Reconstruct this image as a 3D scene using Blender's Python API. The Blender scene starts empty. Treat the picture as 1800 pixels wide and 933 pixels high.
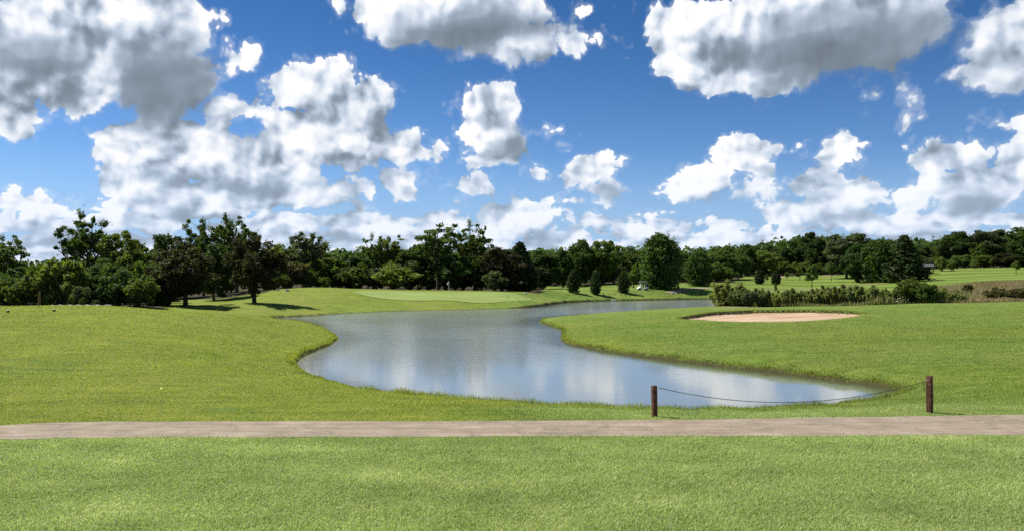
import bpy, bmesh, math, random
import numpy as np
from mathutils import Vector, Matrix, Euler, noise as mnoise

R = math.radians
sc = bpy.context.scene
col = sc.collection

# ------------------------------------------------------------------ camera
EYE, FPX, HOR = 4.5, 1386.0, 485.0          # eye height, focal length and horizon row (photo of 1800 x 933)
cam_d = bpy.data.cameras.new('camera')
cam = bpy.data.objects.new('camera', cam_d); col.objects.link(cam)
cam.location = (0, 0, EYE); cam.rotation_euler = (R(90), 0, 0)
cam_d.sensor_width = 36.0; cam_d.lens = 36.0 * FPX / 1800
cam_d.shift_y = (HOR - 466.5) / 1800
cam_d.clip_start = 0.1; cam_d.clip_end = 20000
sc.camera = cam

# ------------------------------------------------------------------ exposure, sun
sc.view_settings.view_transform = 'Standard'; sc.view_settings.look = 'None'
sc.view_settings.gamma = 1.0; sc.view_settings.use_curve_mapping = False
EXPO = 0.88
sc.view_settings.exposure = EXPO
sc.render.engine = 'CYCLES'
cy = sc.cycles
cy.use_denoising = False
cy.max_bounces = 6; cy.diffuse_bounces = 2; cy.glossy_bounces = 2; cy.transmission_bounces = 2; cy.transparent_max_bounces = 6
cy.caustics_reflective = False; cy.caustics_refractive = False
cy.sample_clamp_indirect = 4.0

SUN_EL, SUN_AZ = 52.0, -62.0               # azimuth from +Y towards +X: the sun stands to the left, a little ahead
sd = Vector((math.sin(R(SUN_AZ)) * math.cos(R(SUN_EL)), math.cos(R(SUN_AZ)) * math.cos(R(SUN_EL)), math.sin(R(SUN_EL))))
sun_d = bpy.data.lights.new('sun', 'SUN'); sun = bpy.data.objects.new('sun', sun_d); col.objects.link(sun)
sun_d.energy = 4.6; sun_d.angle = R(0.5); sun_d.color = (1.0, 0.955, 0.88)
sun.rotation_euler = (-sd).to_track_quat('-Z', 'Y').to_euler()
sun.location = (0, 0, 60)

# ------------------------------------------------------------------ sky with cumulus clouds
class NT:
    """short-hand for wiring nodes"""
    def __init__(s, tree): s.t = tree
    def put(s, sock, v):
        if isinstance(v, bpy.types.NodeSocket): s.t.links.new(v, sock)
        elif v is not None:
            if isinstance(v, (tuple, list)) and len(v) == 3 and sock.type == 'RGBA': v = (*v, 1)
            sock.default_value = v
    def m(s, op, a, b=None, c=None, clamp=False):
        n = s.t.nodes.new('ShaderNodeMath'); n.operation = op; n.use_clamp = clamp
        for i, v in enumerate((a, b, c)):
            if v is not None: s.put(n.inputs[i], v)
        return n.outputs[0]
    def v(s, op, a, b=None, c=None):
        n = s.t.nodes.new('ShaderNodeVectorMath'); n.operation = op
        for i, x in enumerate((a, b, c)):
            if x is not None:
                if op == 'SCALE' and i == 1: s.put(n.inputs['Scale'], x)
                else: s.put(n.inputs[i], x)
        return n.outputs['Value'] if op in ('LENGTH', 'DOT_PRODUCT', 'DISTANCE') else n.outputs['Vector']
    def mix(s, f, a, b, typ='MIX'):
        n = s.t.nodes.new('ShaderNodeMix'); n.data_type = 'RGBA'; n.blend_type = typ
        s.put(n.inputs[0], f); s.put(n.inputs[6], a); s.put(n.inputs[7], b)
        return n.outputs[2]
    def xyz(s, x=0.0, y=0.0, z=0.0):
        n = s.t.nodes.new('ShaderNodeCombineXYZ')
        for i, q in enumerate((x, y, z)): s.put(n.inputs[i], q)
        return n.outputs[0]
    def sep(s, v):
        n = s.t.nodes.new('ShaderNodeSeparateXYZ'); s.put(n.inputs[0], v); return n.outputs
    def noise(s, vec, scale, detail=4, rough=0.55, lac=2.0, dist=0.0, color=False, dim='3D'):
        n = s.t.nodes.new('ShaderNodeTexNoise'); n.noise_dimensions = dim
        s.put(n.inputs['Vector'], vec); n.inputs['Scale'].default_value = scale; n.inputs['Detail'].default_value = detail
        n.inputs['Roughness'].default_value = rough; n.inputs['Lacunarity'].default_value = lac; n.inputs['Distortion'].default_value = dist
        return n.outputs['Color' if color else 'Fac']
    def voro(s, vec, scale, detail=0, rough=0.5, feature='SMOOTH_F1', smooth=0.6, dim='3D', out='Distance'):
        n = s.t.nodes.new('ShaderNodeTexVoronoi'); n.voronoi_dimensions = dim; n.feature = feature
        s.put(n.inputs['Vector'], vec); n.inputs['Scale'].default_value = scale
        n.inputs['Detail'].default_value = detail; n.inputs['Roughness'].default_value = rough
        if feature == 'SMOOTH_F1': n.inputs['Smoothness'].default_value = smooth
        return n.outputs[out]
    def ramp(s, f, stops, interp='LINEAR'):
        n = s.t.nodes.new('ShaderNodeValToRGB'); s.put(n.inputs[0], f); cr = n.color_ramp; cr.interpolation = interp
        while len(cr.elements) < len(stops): cr.elements.new(0.5)
        for e, (p, c) in zip(cr.elements, stops):
            e.position = p; e.color = (*c, 1) if isinstance(c, (tuple, list)) else (c, c, c, 1)
        return n.outputs[0]
    def mr(s, v, a, b, c=0.0, d=1.0, typ='SMOOTHSTEP'):
        n = s.t.nodes.new('ShaderNodeMapRange'); n.interpolation_type = typ
        s.put(n.inputs[0], v)
        for i, q in enumerate((a, b, c, d)): s.put(n.inputs[i + 1], q)
        return n.outputs[0]

def build_sky():
    w = bpy.data.worlds.new('World'); sc.world = w; w.use_nodes = True
    t = w.node_tree; t.nodes.clear(); N = NT(t)
    w.cycles.sampling_method = 'MANUAL'; w.cycles.sample_map_resolution = 512
    geo = t.nodes.new('ShaderNodeTexCoord'); D = geo.outputs['Generated']
    sky = t.nodes.new('ShaderNodeTexSky'); sky.sky_type = 'NISHITA'; sky.sun_disc = False
    sky.sun_elevation = R(SUN_EL); sky.sun_rotation = R(SUN_AZ); sky.altitude = 200
    sky.air_density = 1.0; sky.dust_density = 0.25; sky.ozone_density = 3.0
    x, y, z = N.sep(D)
    az = N.m('MULTIPLY', N.m('ARCTAN2', x, y), 57.2958)
    zc = N.m('MAXIMUM', z, -0.035)
    el = N.m('MULTIPLY', N.m('ARCSINE', z), 57.2958)
    P = N.xyz(az, el)
    # perspective: towards the horizon the clouds stand farther off, so their billows shrink
    Q = N.xyz(N.m('MULTIPLY', az, 0.0175 * 1.9),
              N.m('MULTIPLY', N.m('POWER', N.m('ADD', zc, 0.04), 0.70), 1.75), 0.0)
    wn = N.v('SUBTRACT', N.noise(Q, 5.0, 5, 0.6, color=True), (0.5, 0.5, 0.5))
    def deg(px, py):
        u, v = (px - 900) / FPX, (HOR - py) / FPX
        return math.degrees(math.atan(u)), math.degrees(math.atan(v / math.sqrt(1 + u * u)))
    PW = N.v('ADD', P, N.v('SCALE', wn, 2.6))
    def field(blobs, sm=0.25, PW=PW):
        cur = None
        for (px, py, rx, ry, wt) in blobs:
            a, e = deg(px, py)
            kx, ky = FPX * 0.01745 / rx, FPX * 0.01745 / ry
            q = N.v('MULTIPLY_ADD', PW, (kx, ky, 0), (-a * kx, -e * ky, 0))
            d = N.v('LENGTH', q)
            wt = wt * min(2.2, math.sqrt(rx * ry) / 46)
            f = N.m('MULTIPLY_ADD', d, -wt, wt)
            cur = f if cur is None else N.m('SMOOTH_MAX', cur, f, sm)
        return cur
    CL = [  # bodies of the clouds: centre, half-width, half-height, weight
        (40, 85, 190, 95, 1), (230, 100, 150, 95, 1), (300, 140, 80, 80, 1), (180, 10, 170, 60, 1), (190, 160, 70, 42, .8),
        (10, 195, 58, 48, .8), (100, 238, 22, 10, .6), (428, 110, 46, 34, .8), (455, 142, 32, 28, .7),
        (570, 150, 105, 48, 1), (640, 190, 75, 75, 1), (590, 240, 130, 60, 1), (410, 205, 85, 34, .9), (300, 265, 130, 65, 1),
        (430, 290, 130, 60, 1), (230, 320, 70, 60, .9), (710, 255, 70, 42, .9), (770, 265, 34, 22, .7), (712, 322, 52, 36, .9),
        (560, 340, 110, 36, .9), (340, 350, 160, 42, .9), (862, 190, 60, 56, 1), (870, 218, 66, 60, 1.2), (880, 245, 70, 50, 1), (932, 228, 32, 24, .8),
        (835, 282, 46, 18, .8), (950, 300, 44, 24, .8), (1040, 295, 62, 42, 1), (1065, 330, 60, 28, .8), (1012, 262, 18, 16, .6),
        (840, 340, 70, 32, .9), (900, 385, 120, 34, .8), (740, 392, 80, 26, .8), (1040, 385, 80, 24, .7),
        (790, 25, 190, 62, 1), (900, 80, 130, 42, 1), (1000, 82, 62, 34, .9), (640, 18, 56, 40, .9), (1045, 18, 30, 16, .6), (1048, 66, 20, 26, .5),
        (1430, 50, 235, 100, 1.1), (1200, 112, 80, 36, .9), (1340, 130, 160, 36, 1), (1240, 60, 110, 70, 1),
        (1602, 155, 50, 44, .55), (1775, 60, 80, 60, 1), (1775, 130, 76, 32, .9), (1318, 188, 22, 10, .45),
        (1315, 275, 70, 50, .9), (1370, 268, 56, 30, .8), (1240, 325, 100, 36, .9), (1300, 345, 80, 24, .8), (1485, 268, 46, 30, .8),
        (1460, 338, 92, 40, 1), (1440, 375, 120, 26, .8), (1680, 275, 84, 36, 1), (1600, 338, 62, 26, .8), (1710, 325, 115, 42, .9),
        (1790, 290, 60, 55, .9), (1775, 218, 70, 20, .6), (80, 358, 80, 22, .6), (900, 410, 160, 18, .7), (1120, 400, 90, 20, .7), (1240, 395, 90, 18, .7), (420, 400, 180, 20, .7), (220, 395, 90, 22, .7), (680, 410, 130, 18, .7), (1020, 350, 60, 14, .5), (1560, 395, 140, 16, .6),
        (60, 390, 130, 24, .6), (560, 390, 200, 26, .7), (1640, 385, 220, 24, .7)]
    DK = [  # grey shade painted into the cloud at thick parts and bases turned to us
        (40, 90, 130, 50, .95), (290, 130, 110, 95, 1.1), (250, 180, 60, 30, .8), (830, 55, 190, 60, 1.05), (900, 100, 110, 28, .7),
        (1490, 80, 230, 80, 1.5), (1370, 135, 150, 26, 1.0), (892, 245, 64, 48, 1.05), (570, 225, 60, 26, .5), (700, 300, 70, 18, .5), (650, 205, 50, 30, .3),
        (450, 322, 130, 22, .85), (330, 300, 60, 20, .4), (410, 265, 40, 24, .3), (1068, 325, 66, 28, .95), (1295, 352, 95, 20, .9), (1330, 300, 50, 24, .35), (1480, 380, 100, 16, .9), (1700, 345, 120, 32, .85),
        (1770, 150, 100, 36, .6), (30, 205, 50, 22, .5), (1600, 160, 60, 50, .7), (640, 368, 110, 10, .5), (440, 150, 30, 20, .4)]
    F = Fb = field(CL, 0.14)
    DKf = field(DK, 0.4)
    F2 = field(CL, 0.30, N.v('ADD', PW, (-1.05, 1.35, 0)))
    # a low deck of small cumulus along the whole horizon, and scattered ones all round the sky
    H = N.noise(N.v('MULTIPLY', Q, (1.0, 2.2, 1.0)), 8.5, 5, 0.55)
    band = N.m('ADD', N.mr(el, 2.0, 7.5, 0.50, -0.80, 'LINEAR'), N.mr(el, 1.2, 4.2, 0.55, 0.0, 'LINEAR'))
    aside = N.mr(N.m('ABSOLUTE', az), 36.0, 50.0, 0.0, 0.62)
    QL = N.v('MULTIPLY', Q, (1.0, 2.2, 1.0))
    H2 = N.noise(N.v('ADD', QL, (-0.015, 0.042, 0)), 8.5, 5, 0.55)
    low = N.m('MULTIPLY_ADD', N.m('SUBTRACT', H, 0.5), 3.0, N.m('ADD', band, aside))
    F = N.m('SMOOTH_MAX', F, low, 0.2)
    # billows
    L2 = Vector((-0.62, 0.78, 0)).normalized()
    def bill(off):
        q = N.v('ADD', Q, tuple(L2 * off)) if off else Q
        qd = N.v('ADD', q, N.v('SCALE', wn, 0.09))
        a = N.voro(qd, 9.5, 3.0, 0.6, smooth=0.25, dim='2D')
        b = N.noise(qd, 8.0, 8, 0.58)
        return N.m('MULTIPLY_ADD', N.m('SUBTRACT', 0.52, a), 1.2, N.m('MULTIPLY', N.m('SUBTRACT', b, 0.5), 0.62))
    def bill_soft(off):
        q = N.v('ADD', Q, tuple(L2 * off)) if off else Q
        qd = N.v('ADD', q, N.v('SCALE', wn, 0.07))
        return N.m('MULTIPLY_ADD', N.voro(qd, 11.0, 2.0, 0.5, smooth=0.65, dim='2D'), -0.95, N.m('MULTIPLY', N.noise(qd, 5.0, 2.5, 0.5), 0.9))
    B0 = bill(0); S0, S1, S2 = bill_soft(0), bill_soft(0.02), bill_soft(0.075)
    dens = N.m('MULTIPLY_ADD', B0, 0.95, N.m('MULTIPLY_ADD', F, 1.3, 0.20))
    soft = N.mr(DKf, -0.3, 0.8, 0.10, 0.50, 'LINEAR')
    alpha = N.m('SMOOTHSTEP' if False else 'MULTIPLY', N.mr(dens, 0.0, soft), 1.0)
    wisp = N.m('MULTIPLY', N.mr(dens, -0.30, 0.18), 0.28)
    alpha = N.m('MAXIMUM', alpha, wisp)
    g1 = N.m('SUBTRACT', S0, S1); g2 = N.m('SUBTRACT', S0, S2)
    fine = N.m('MULTIPLY', N.m('SUBTRACT', N.m('SUBTRACT', B0, S0), 0.06), 0.42)
    sl = N.m('MULTIPLY', N.m('SUBTRACT', H, H2), 2.6)
    lit = N.m('ADD', N.m('ADD', N.m('MULTIPLY', g1, 0.95), N.m('MULTIPLY', g2, 0.38)), fine)
    lit = N.m('ADD', lit, N.m('MULTIPLY', sl, N.mr(Fb, -0.6, 0.3, 1.0, 0.15, 'LINEAR')))
    thick = N.mr(dens, 0.15, 2.4, 0.0, 0.16, 'LINEAR')
    dk = N.mr(N.m('MULTIPLY_ADD', B0, 0.8, DKf), -0.45, 1.3, 0.0, 1.0)
    lit = N.m('MULTIPLY', lit, N.mr(dk, 0.0, 1.0, 1.0, 0.22, 'LINEAR'))
    dkn = N.m('MULTIPLY', dk, N.mr(N.noise(Q, 3.0, 4, 0.5), 0.25, 0.6, 0.72, 1.1, 'LINEAR'))
    body = N.mr(Fb, -0.5, 0.1)
    side = N.m('MULTIPLY', N.m('MULTIPLY', N.m('SUBTRACT', Fb, F2), 0.36), body)  # sunward sides lighter, lee sides greyer: cloud lighting put into the colour
    s = N.m('SUBTRACT', N.m('ADD', N.m('ADD', N.m('SUBTRACT', N.mr(body, 0, 1, 0.86, 0.83, 'LINEAR'), thick), lit), N.m('MINIMUM', N.m('MAXIMUM', side, -0.34), 0.16)), N.m('MULTIPLY', dkn, 0.46))
    s = N.m('SMOOTH_MAX', s, N.m('MULTIPLY_ADD', S0, 0.25, 0.12), 0.35)
    ccol = N.ramp(N.m('MULTIPLY', s, 1.0, clamp=True), [(0.0, (0.165, 0.205, 0.250)), (0.28, (0.27, 0.335, 0.415)), (0.55, (0.50, 0.59, 0.715)),
                      (0.78, (0.80, 0.85, 0.93)), (1.0, (1.02, 1.02, 1.02))])
    hz = N.mr(el, 1.5, 9.0, 0.42, 0.0, 'LINEAR')
    ccol = N.mix(hz, ccol, (0.58, 0.73, 0.98))
    tint = N.mix(N.mr(el, 2.0, 20.0), (0.29, 0.39, 0.54), (0.112, 0.232, 0.365))
    skc = N.mix(1.0, sky.outputs[0], tint, 'MULTIPLY')
    kk = 1.0 / (0.12 * 2 ** EXPO)
    skc = N.mix(N.mr(el, 9.0, 0.5, 0.0, 0.9, 'SMOOTHSTEP'), skc, (0.36 * kk, 0.56 * kk, 0.86 * kk))
    CLK = 1.0 / (0.12 * 2 ** EXPO)
    ccs = N.mix(1.0, ccol, (CLK * 1.02,) * 3, 'MULTIPLY')
    c = N.mix(alpha, skc, ccs)
    c = N.mix(N.mr(el, -2.5, -0.5), (0.5, 0.65, 0.45), c)
    bg = t.nodes.new('ShaderNodeBackground'); N.put(bg.inputs[0], c); bg.inputs[1].default_value = 0.12
    out = t.nodes.new('ShaderNodeOutputWorld'); t.links.new(bg.outputs[0], out.inputs[0])
build_sky()

# ------------------------------------------------------------------ helpers
def mesh_np(name, V, Fc, mat=None, smooth=False, attrs=None, mats=None, midx=None):
    V = np.asarray(V, dtype=np.float32); Fc = np.asarray(Fc, dtype=np.int32)
    me = bpy.data.meshes.new(name)
    n, k = Fc.shape
    me.vertices.add(len(V)); me.vertices.foreach_set('co', V.ravel())
    me.loops.add(n * k); me.loops.foreach_set('vertex_index', Fc.ravel())
    me.polygons.add(n)
    me.polygons.foreach_set('loop_start', np.arange(0, n * k, k, dtype=np.int32))
    me.polygons.foreach_set('loop_total', np.full(n, k, dtype=np.int32))
    me.polygons.foreach_set('use_smooth', np.full(n, smooth, dtype=bool))
    for m in (mats or ([mat] if mat else [])): me.materials.append(m)
    if midx is not None: me.polygons.foreach_set('material_index', np.asarray(midx, dtype=np.int32))
    me.update(calc_edges=True)
    for an, av in (attrs or {}).items():
        a = me.attributes.new(an, 'FLOAT', 'POINT'); a.data.foreach_set('value', np.asarray(av, dtype=np.float32).ravel())
    return me

def link(name, me, parent=None, loc=None):
    o = bpy.data.objects.new(name, me); col.objects.link(o)
    if loc is not None: o.location = loc
    if parent is not None: o.parent = parent
    return o

def tag(o, label, cat, group=None, kind=None):
    if label: o['label'] = label
    if cat: o['category'] = cat
    if group: o['group'] = group
    if kind: o['kind'] = kind
    return o

def empty(name, loc, rz=0.0, s=(1, 1, 1)):
    o = bpy.data.objects.new(name, None); col.objects.link(o)
    o.location = loc; o.rotation_euler = (0, 0, rz); o.scale = s; o.empty_display_size = 0.3
    return o

class MB:
    """collects simple shapes into one mesh"""
    def __init__(s): s.V = []; s.F = []
    def add(s, V, F):
        b = len(s.V); s.V += [tuple(v) for v in V]; s.F += [tuple(i + b for i in f) for f in F]
    def box(s, c, d, rz=0.0, tilt=None, bev=0.0):
        bm = bmesh.new(); bmesh.ops.create_cube(bm, size=1)
        bmesh.ops.scale(bm, vec=d, verts=bm.verts)
        if bev: bmesh.ops.bevel(bm, geom=bm.edges[:], offset=bev, segments=2, affect='EDGES')
        M = Matrix.Translation(c) @ Matrix.Rotation(rz, 4, 'Z') @ (tilt or Matrix.Identity(4))
        bmesh.ops.transform(bm, matrix=M, verts=bm.verts); bm.verts.index_update()
        s.add([v.co for v in bm.verts], [[v.index for v in f.verts] for f in bm.faces]); bm.free()
    def tube(s, pts, rad, k=8, cap=True):
        pts = [Vector(p) for p in pts]; rad = rad if isinstance(rad, (list, tuple)) else [rad] * len(pts)
        V = []; F = []; ref = Vector((0, 0, 1))
        for i, p in enumerate(pts):
            t = (pts[min(i + 1, len(pts) - 1)] - pts[max(i - 1, 0)]).normalized()
            a = t.cross(ref if abs(t.z) < 0.95 else Vector((1, 0, 0))).normalized(); b = t.cross(a).normalized()
            for j in range(k):
                an = 2 * math.pi * j / k
                V.append(p + (a * math.cos(an) + b * math.sin(an)) * rad[i])
        for i in range(len(pts) - 1):
            for j in range(k):
                F.append((i * k + j, i * k + (j + 1) % k, (i + 1) * k + (j + 1) % k, (i + 1) * k + j))
        if cap: F.append(tuple(range(k))[::-1]); F.append(tuple((len(pts) - 1) * k + j for j in range(k)))
        s.add(V, F)
    def lathe(s, prof, c=(0, 0, 0), k=12, axis='Z'):
        V = []; F = []
        for (r, h) in prof:
            for j in range(k):
                an = 2 * math.pi * j / k; q = (r * math.cos(an), r * math.sin(an), h)
                if axis == 'Y': q = (q[0], q[2], q[1])
                if axis == 'X': q = (q[2], q[0], q[1])
                V.append((q[0] + c[0], q[1] + c[1], q[2] + c[2]))
        for i in range(len(prof) - 1):
            for j in range(k):
                F.append((i * k + j, i * k + (j + 1) % k, (i + 1) * k + (j + 1) % k, (i + 1) * k + j))
        s.add(V, F)
    def build(s, name, mat, parent=None, smooth=False, loc=None):
        me = bpy.data.meshes.new(name); me.from_pydata(s.V, [], s.F); me.materials.append(mat)
        if smooth:
            for p in me.polygons: p.use_smooth = True
        me.update()
        return link(name, me, parent, loc)

def mat(name, build):
    m = bpy.data.materials.new(name); m.use_nodes = True; t = m.node_tree; t.nodes.clear()
    out = t.nodes.new('ShaderNodeOutputMaterial'); N = NT(t); N.out = out
    build(N); return m

def principled(N, base, rough=0.7, bump=None, dist=0.01, metal=0.0, spec=0.3, ior=None):
    p = N.t.nodes.new('ShaderNodeBsdfPrincipled'); N.put(p.inputs['Base Color'], base); N.put(p.inputs['Roughness'], rough)
    p.inputs['Metallic'].default_value = metal; p.inputs['Specular IOR Level'].default_value = spec
    if ior: p.inputs['IOR'].default_value = ior
    if bump is not None:
        b = N.t.nodes.new('ShaderNodeBump'); b.inputs['Distance'].default_value = dist; b.inputs['Strength'].default_value = 1.0
        N.put(b.inputs['Height'], bump); N.t.links.new(b.outputs[0], p.inputs['Normal'])
    return p

def simple(name, c, rough=0.7, metal=0.0, var=0.15, scale=8.0):
    def f(N):
        tc = N.t.nodes.new('ShaderNodeTexCoord')
        n = N.noise(tc.outputs['Object'], scale, 5, 0.6)
        k = N.mr(n, 0.3, 0.7, 1 - var, 1 + var, 'LINEAR')
        p = principled(N, N.v('SCALE', tuple(c), k), rough, n, 0.004, metal)
        N.t.links.new(p.outputs[0], N.out.inputs[0])
    return mat(name, f)

def val_noise(x, y, seed=0):
    """smooth 2-D value noise in -1..1 for arrays"""
    x = np.asarray(x, dtype=np.float64); y = np.asarray(y, dtype=np.float64)
    xi = np.floor(x).astype(np.int64); yi = np.floor(y).astype(np.int64); fx = x - xi; fy = y - yi
    def h(a, b):
        n = (a * 374761393 + b * 668265263 + seed * 974634777) & 0xFFFFFFFF
        n = ((n ^ (n >> 13)) * 1274126177) & 0xFFFFFFFF
        return ((n ^ (n >> 16)) & 0xFFFF) / 32767.5 - 1
    sx = fx * fx * (3 - 2 * fx); sy = fy * fy * (3 - 2 * fy)
    return (h(xi, yi) * (1 - sx) + h(xi + 1, yi) * sx) * (1 - sy) + (h(xi, yi + 1) * (1 - sx) + h(xi + 1, yi + 1) * sx) * sy

# ------------------------------------------------------------------ terrain
def sstep(a, b, v): t = np.clip((v - a) / (b - a), 0, 1); return t * t * (3 - 2 * t)
WZ = -0.60                                   # water level; the path lies at 0
def at(px, d): return (px - 900) / FPX * d
def zof(py, d): return EYE - (py - HOR) * d / FPX
CP = []                                      # control points (x, y, z) of the land
for x in (-90, -45, -15, 15, 45, 90):
    for y in (-30, -5, 10, 18, 25.2): CP.append((x, y, 0.0))
def cp(px, d, z): CP.append((at(px, d), d, z))
for a in [(0, 40, .55), (0, 50, 1.15), (0, 60, 1.72), (0, 68, 1.95), (100, 68, 1.93), (200, 68, 1.80), (300, 68, 1.5), (400, 66, 1.25), (450, 72, .6),
          (300, 50, 1.05), (450, 50, .55), (150, 40, .5), (350, 36, .25), (500, 45, .1), (560, 62, -.15), (600, 38, 0.0), (0, 32, .15), (480, 90, -.3),
          (0, 84, 1.2), (100, 84, 1.1), (200, 84, 1.0), (300, 84, .7), (400, 84, .4), (0, 110, .3), (200, 110, .35), (327, 105, .56), (445, 113, .75), (375, 130, .56),
          (450, 135, 1.58), (500, 140, 2.2), (560, 140, 2.4), (620, 142, 2.1), (700, 146, 1.75), (800, 147, 1.5), (900, 148, 1.4), (950, 155, 1.35),
          (650, 130, .95), (800, 130, .65), (920, 133, .65), (600, 112, -.35), (700, 122, -.4), (850, 128, -.4), (500, 100, -.3), (560, 125, 1.3), (480, 118, .6),
          (1000, 165, 1.15), (1100, 170, 1.2), (1160, 180, 1.4), (1228, 190, 1.9), (1100, 200, 1.6), (1000, 230, 1.2), (1075, 240, 2.2), (1250, 200, 1.8),
          (1250, 260, 3.2), (1400, 165, -.2), (1400, 185, .2), (1400, 210, 1.1), (1400, 250, 2.7), (1400, 300, 4.7), (1500, 200, .9), (1500, 300, 5.0),
          (1620, 160, .8), (1620, 200, 2.3), (1700, 200, 3.3), (1800, 200, 3.8), (1700, 280, 7.1), (1800, 290, 7.6), (1620, 285, 6.8), (1550, 250, 3.4),
          (1700, 130, 1.2), (1800, 130, 1.6), (1700, 160, 2.2), (1800, 95, 1.42), (1700, 93, 1.4), (1600, 92, 1.25), (1500, 92, 1.0), (1400, 92, .8),
          (1300, 92, .62), (1200, 92, .40), (1100, 95, 0.0), (1400, 112, 0.0), (1300, 108, .1), (1600, 110, .45), (1800, 110, 1.15), (1500, 130, -.1),
          (1800, 50, .55), (1800, 35, .2), (1600, 50, .38), (1800, 70, .98), (1600, 70, .75), (1400, 65, .5), (1250, 60, .2), (1100, 65, 0.0),
          (1000, 75, -.2), (1150, 80, .15), (1700, 30, .08),
          (0, 150, .5), (150, 150, .3), (300, 170, .5), (600, 180, 1.5), (800, 190, 1.0), (900, 300, 2.0), (0, 350, 3), (450, 350, 3), (900, 400, 4),
          (1350, 400, 7), (1800, 400, 10), (0, 900, 8), (900, 900, 10), (1800, 900, 16), (0, 3500, 0), (900, 3500, 0), (1800, 3500, 0),
          (-500, 40, .6), (-500, 60, 1.8), (-500, 90, 1.1), (-500, 150, .5), (-500, 350, 3), (2300, 50, .7), (2300, 90, 1.6), (2300, 130, 2.2), (2300, 200, 4.4), (2300, 300, 8)]:
    cp(*a)
CP = np.array(CP)
def warp(x, y):
    yy = np.maximum(y, -34) + 40.0
    return np.stack([np.clip(x / yy, -2.0, 2.0) * 1.0, np.log(yy)], -1)
_A = warp(CP[:, 0], CP[:, 1])
def _k(r2): return np.sqrt(r2 + 0.0004)
_K = _k(((_A[:, None] - _A[None]) ** 2).sum(-1)); _nn = len(CP)
_M = np.zeros((_nn + 1, _nn + 1)); _M[:_nn, :_nn] = _K + np.eye(_nn) * -0.002; _M[_nn, :_nn] = 1; _M[:_nn, _nn] = 1
_W = np.linalg.solve(_M, np.append(CP[:, 2], 0))
def land(x, y):
    x = np.atleast_1d(np.asarray(x, float)); y = np.atleast_1d(np.asarray(y, float)); sh = x.shape
    B = warp(x.ravel(), y.ravel()); out = np.empty(len(B))
    for i in range(0, len(B), 20000):
        b = B[i:i + 20000]
        r2 = (b[:, None, 0] - _A[None, :, 0]) ** 2 + (b[:, None, 1] - _A[None, :, 1]) ** 2
        out[i:i + 20000] = _k(r2) @ _W[:_nn] + _W[_nn]
    out = out.reshape(sh)
    flat = np.clip((26.5 - y) / 1.3, 0, 1); flat = flat * flat * (3 - 2 * flat)
    amp = np.clip((y - 27) / 30, 0, 1) * 0.10
    return out * (1 - flat) + amp * (val_noise(x / 9, y / 9, 1) + .5 * val_noise(x / 4, y / 4, 2)) * (y < 400)

def smooth_closed(P, n=6, jit=0.0, seed=3):
    P = np.array(P, float); out = []
    m = len(P)
    for i in range(m):
        p0, p1, p2, p3 = P[i - 1], P[i], P[(i + 1) % m], P[(i + 2) % m]
        for k in range(n):
            t = k / n
            out.append(0.5 * ((2 * p1) + (-p0 + p2) * t + (2 * p0 - 5 * p1 + 4 * p2 - p3) * t * t + (-p0 + 3 * p1 - 3 * p2 + p3) * t ** 3))
    out = np.array(out)
    if jit:
        L = np.cumsum(np.r_[0, np.hypot(*np.diff(out, axis=0).T)])
        out[:, 0] += jit * val_noise(L / 1.3, L * 0 + seed, seed); out[:, 1] += jit * val_noise(L / 1.3, L * 0 + seed + 9, seed + 1)
    return out
def on_water(px, py): d = (EYE - WZ) * FPX / (py - HOR); return (at(px, d), d)
SHORE = [on_water(*p) for p in [(468, 559), (520, 566), (560, 576), (588, 588), (594, 596), (585, 604), (560, 614), (531, 627), (523, 638), (530, 650), (560, 666), (600, 679),
         (650, 691), (700, 697), (760, 703), (850, 709), (950, 716), (1050, 721), (1150, 724), (1280, 724), (1400, 719), (1480, 713), (1540, 707), (1580, 700),
         (1590, 692), (1562, 682), (1510, 674), (1450, 666), (1400, 660), (1300, 648), (1200, 636), (1100, 623), (1040, 613), (1000, 605), (984, 597), (986, 585),
         (983, 579), (962, 572), (947, 565), (958, 559), (1000, 555), (1080, 550.5), (1160, 546), (1250, 541.5), (1340, 538), (1400, 535.5), (1400, 532), (1330, 529),
         (1250, 526), (1160, 527), (1080, 528.3), (1010, 530.5), (975, 534), (935, 539.5), (850, 542), (700, 545.5), (600, 550), (520, 555.5)]]
SHORE = smooth_closed(SHORE, 7, 0.10)
def sdf(P, x, y):
    """distance to the closed outline P, negative inside"""
    x = np.asarray(x, float).ravel(); y = np.asarray(y, float).ravel()
    a = P; b = np.roll(P, -1, axis=0); out = np.empty(len(x))
    for i in range(0, len(x), 8000):
        X = x[i:i + 8000, None]; Y = y[i:i + 8000, None]
        ex, ey = (b - a).T; wx = X - a[:, 0]; wy = Y - a[:, 1]
        t = np.clip((wx * ex + wy * ey) / (ex * ex + ey * ey + 1e-9), 0, 1)
        d2 = ((wx - ex * t) ** 2 + (wy - ey * t) ** 2).min(1)
        cr = ((a[:, 1] > Y) != (b[:, 1] > Y)) & (X < (b[:, 0] - a[:, 0]) * (Y - a[:, 1]) / (b[:, 1] - a[:, 1] + 1e-12) + a[:, 0])
        out[i:i + 8000] = np.sqrt(d2) * np.where(cr.sum(1) % 2 == 1, -1, 1)
    return out
BUNKER_PX = [(1195, 560), (1235, 552), (1300, 547.2), (1365, 545.6), (1440, 546), (1495, 548.5), (1520, 552.5), (1500, 557), (1450, 562), (1380, 566), (1300, 566), (1240, 563.5)]
def hit(px, py, f=None, d0=12.0, d1=500.0):
    """where the line of sight through a photo pixel first meets the land"""
    ds = np.geomspace(d0, d1, 1500); z = (f or land)((px - 900) / FPX * ds, ds); r = zof(py, ds)
    i = int(np.argmax(r <= z)); return (at(px, ds[i]), ds[i])
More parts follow.
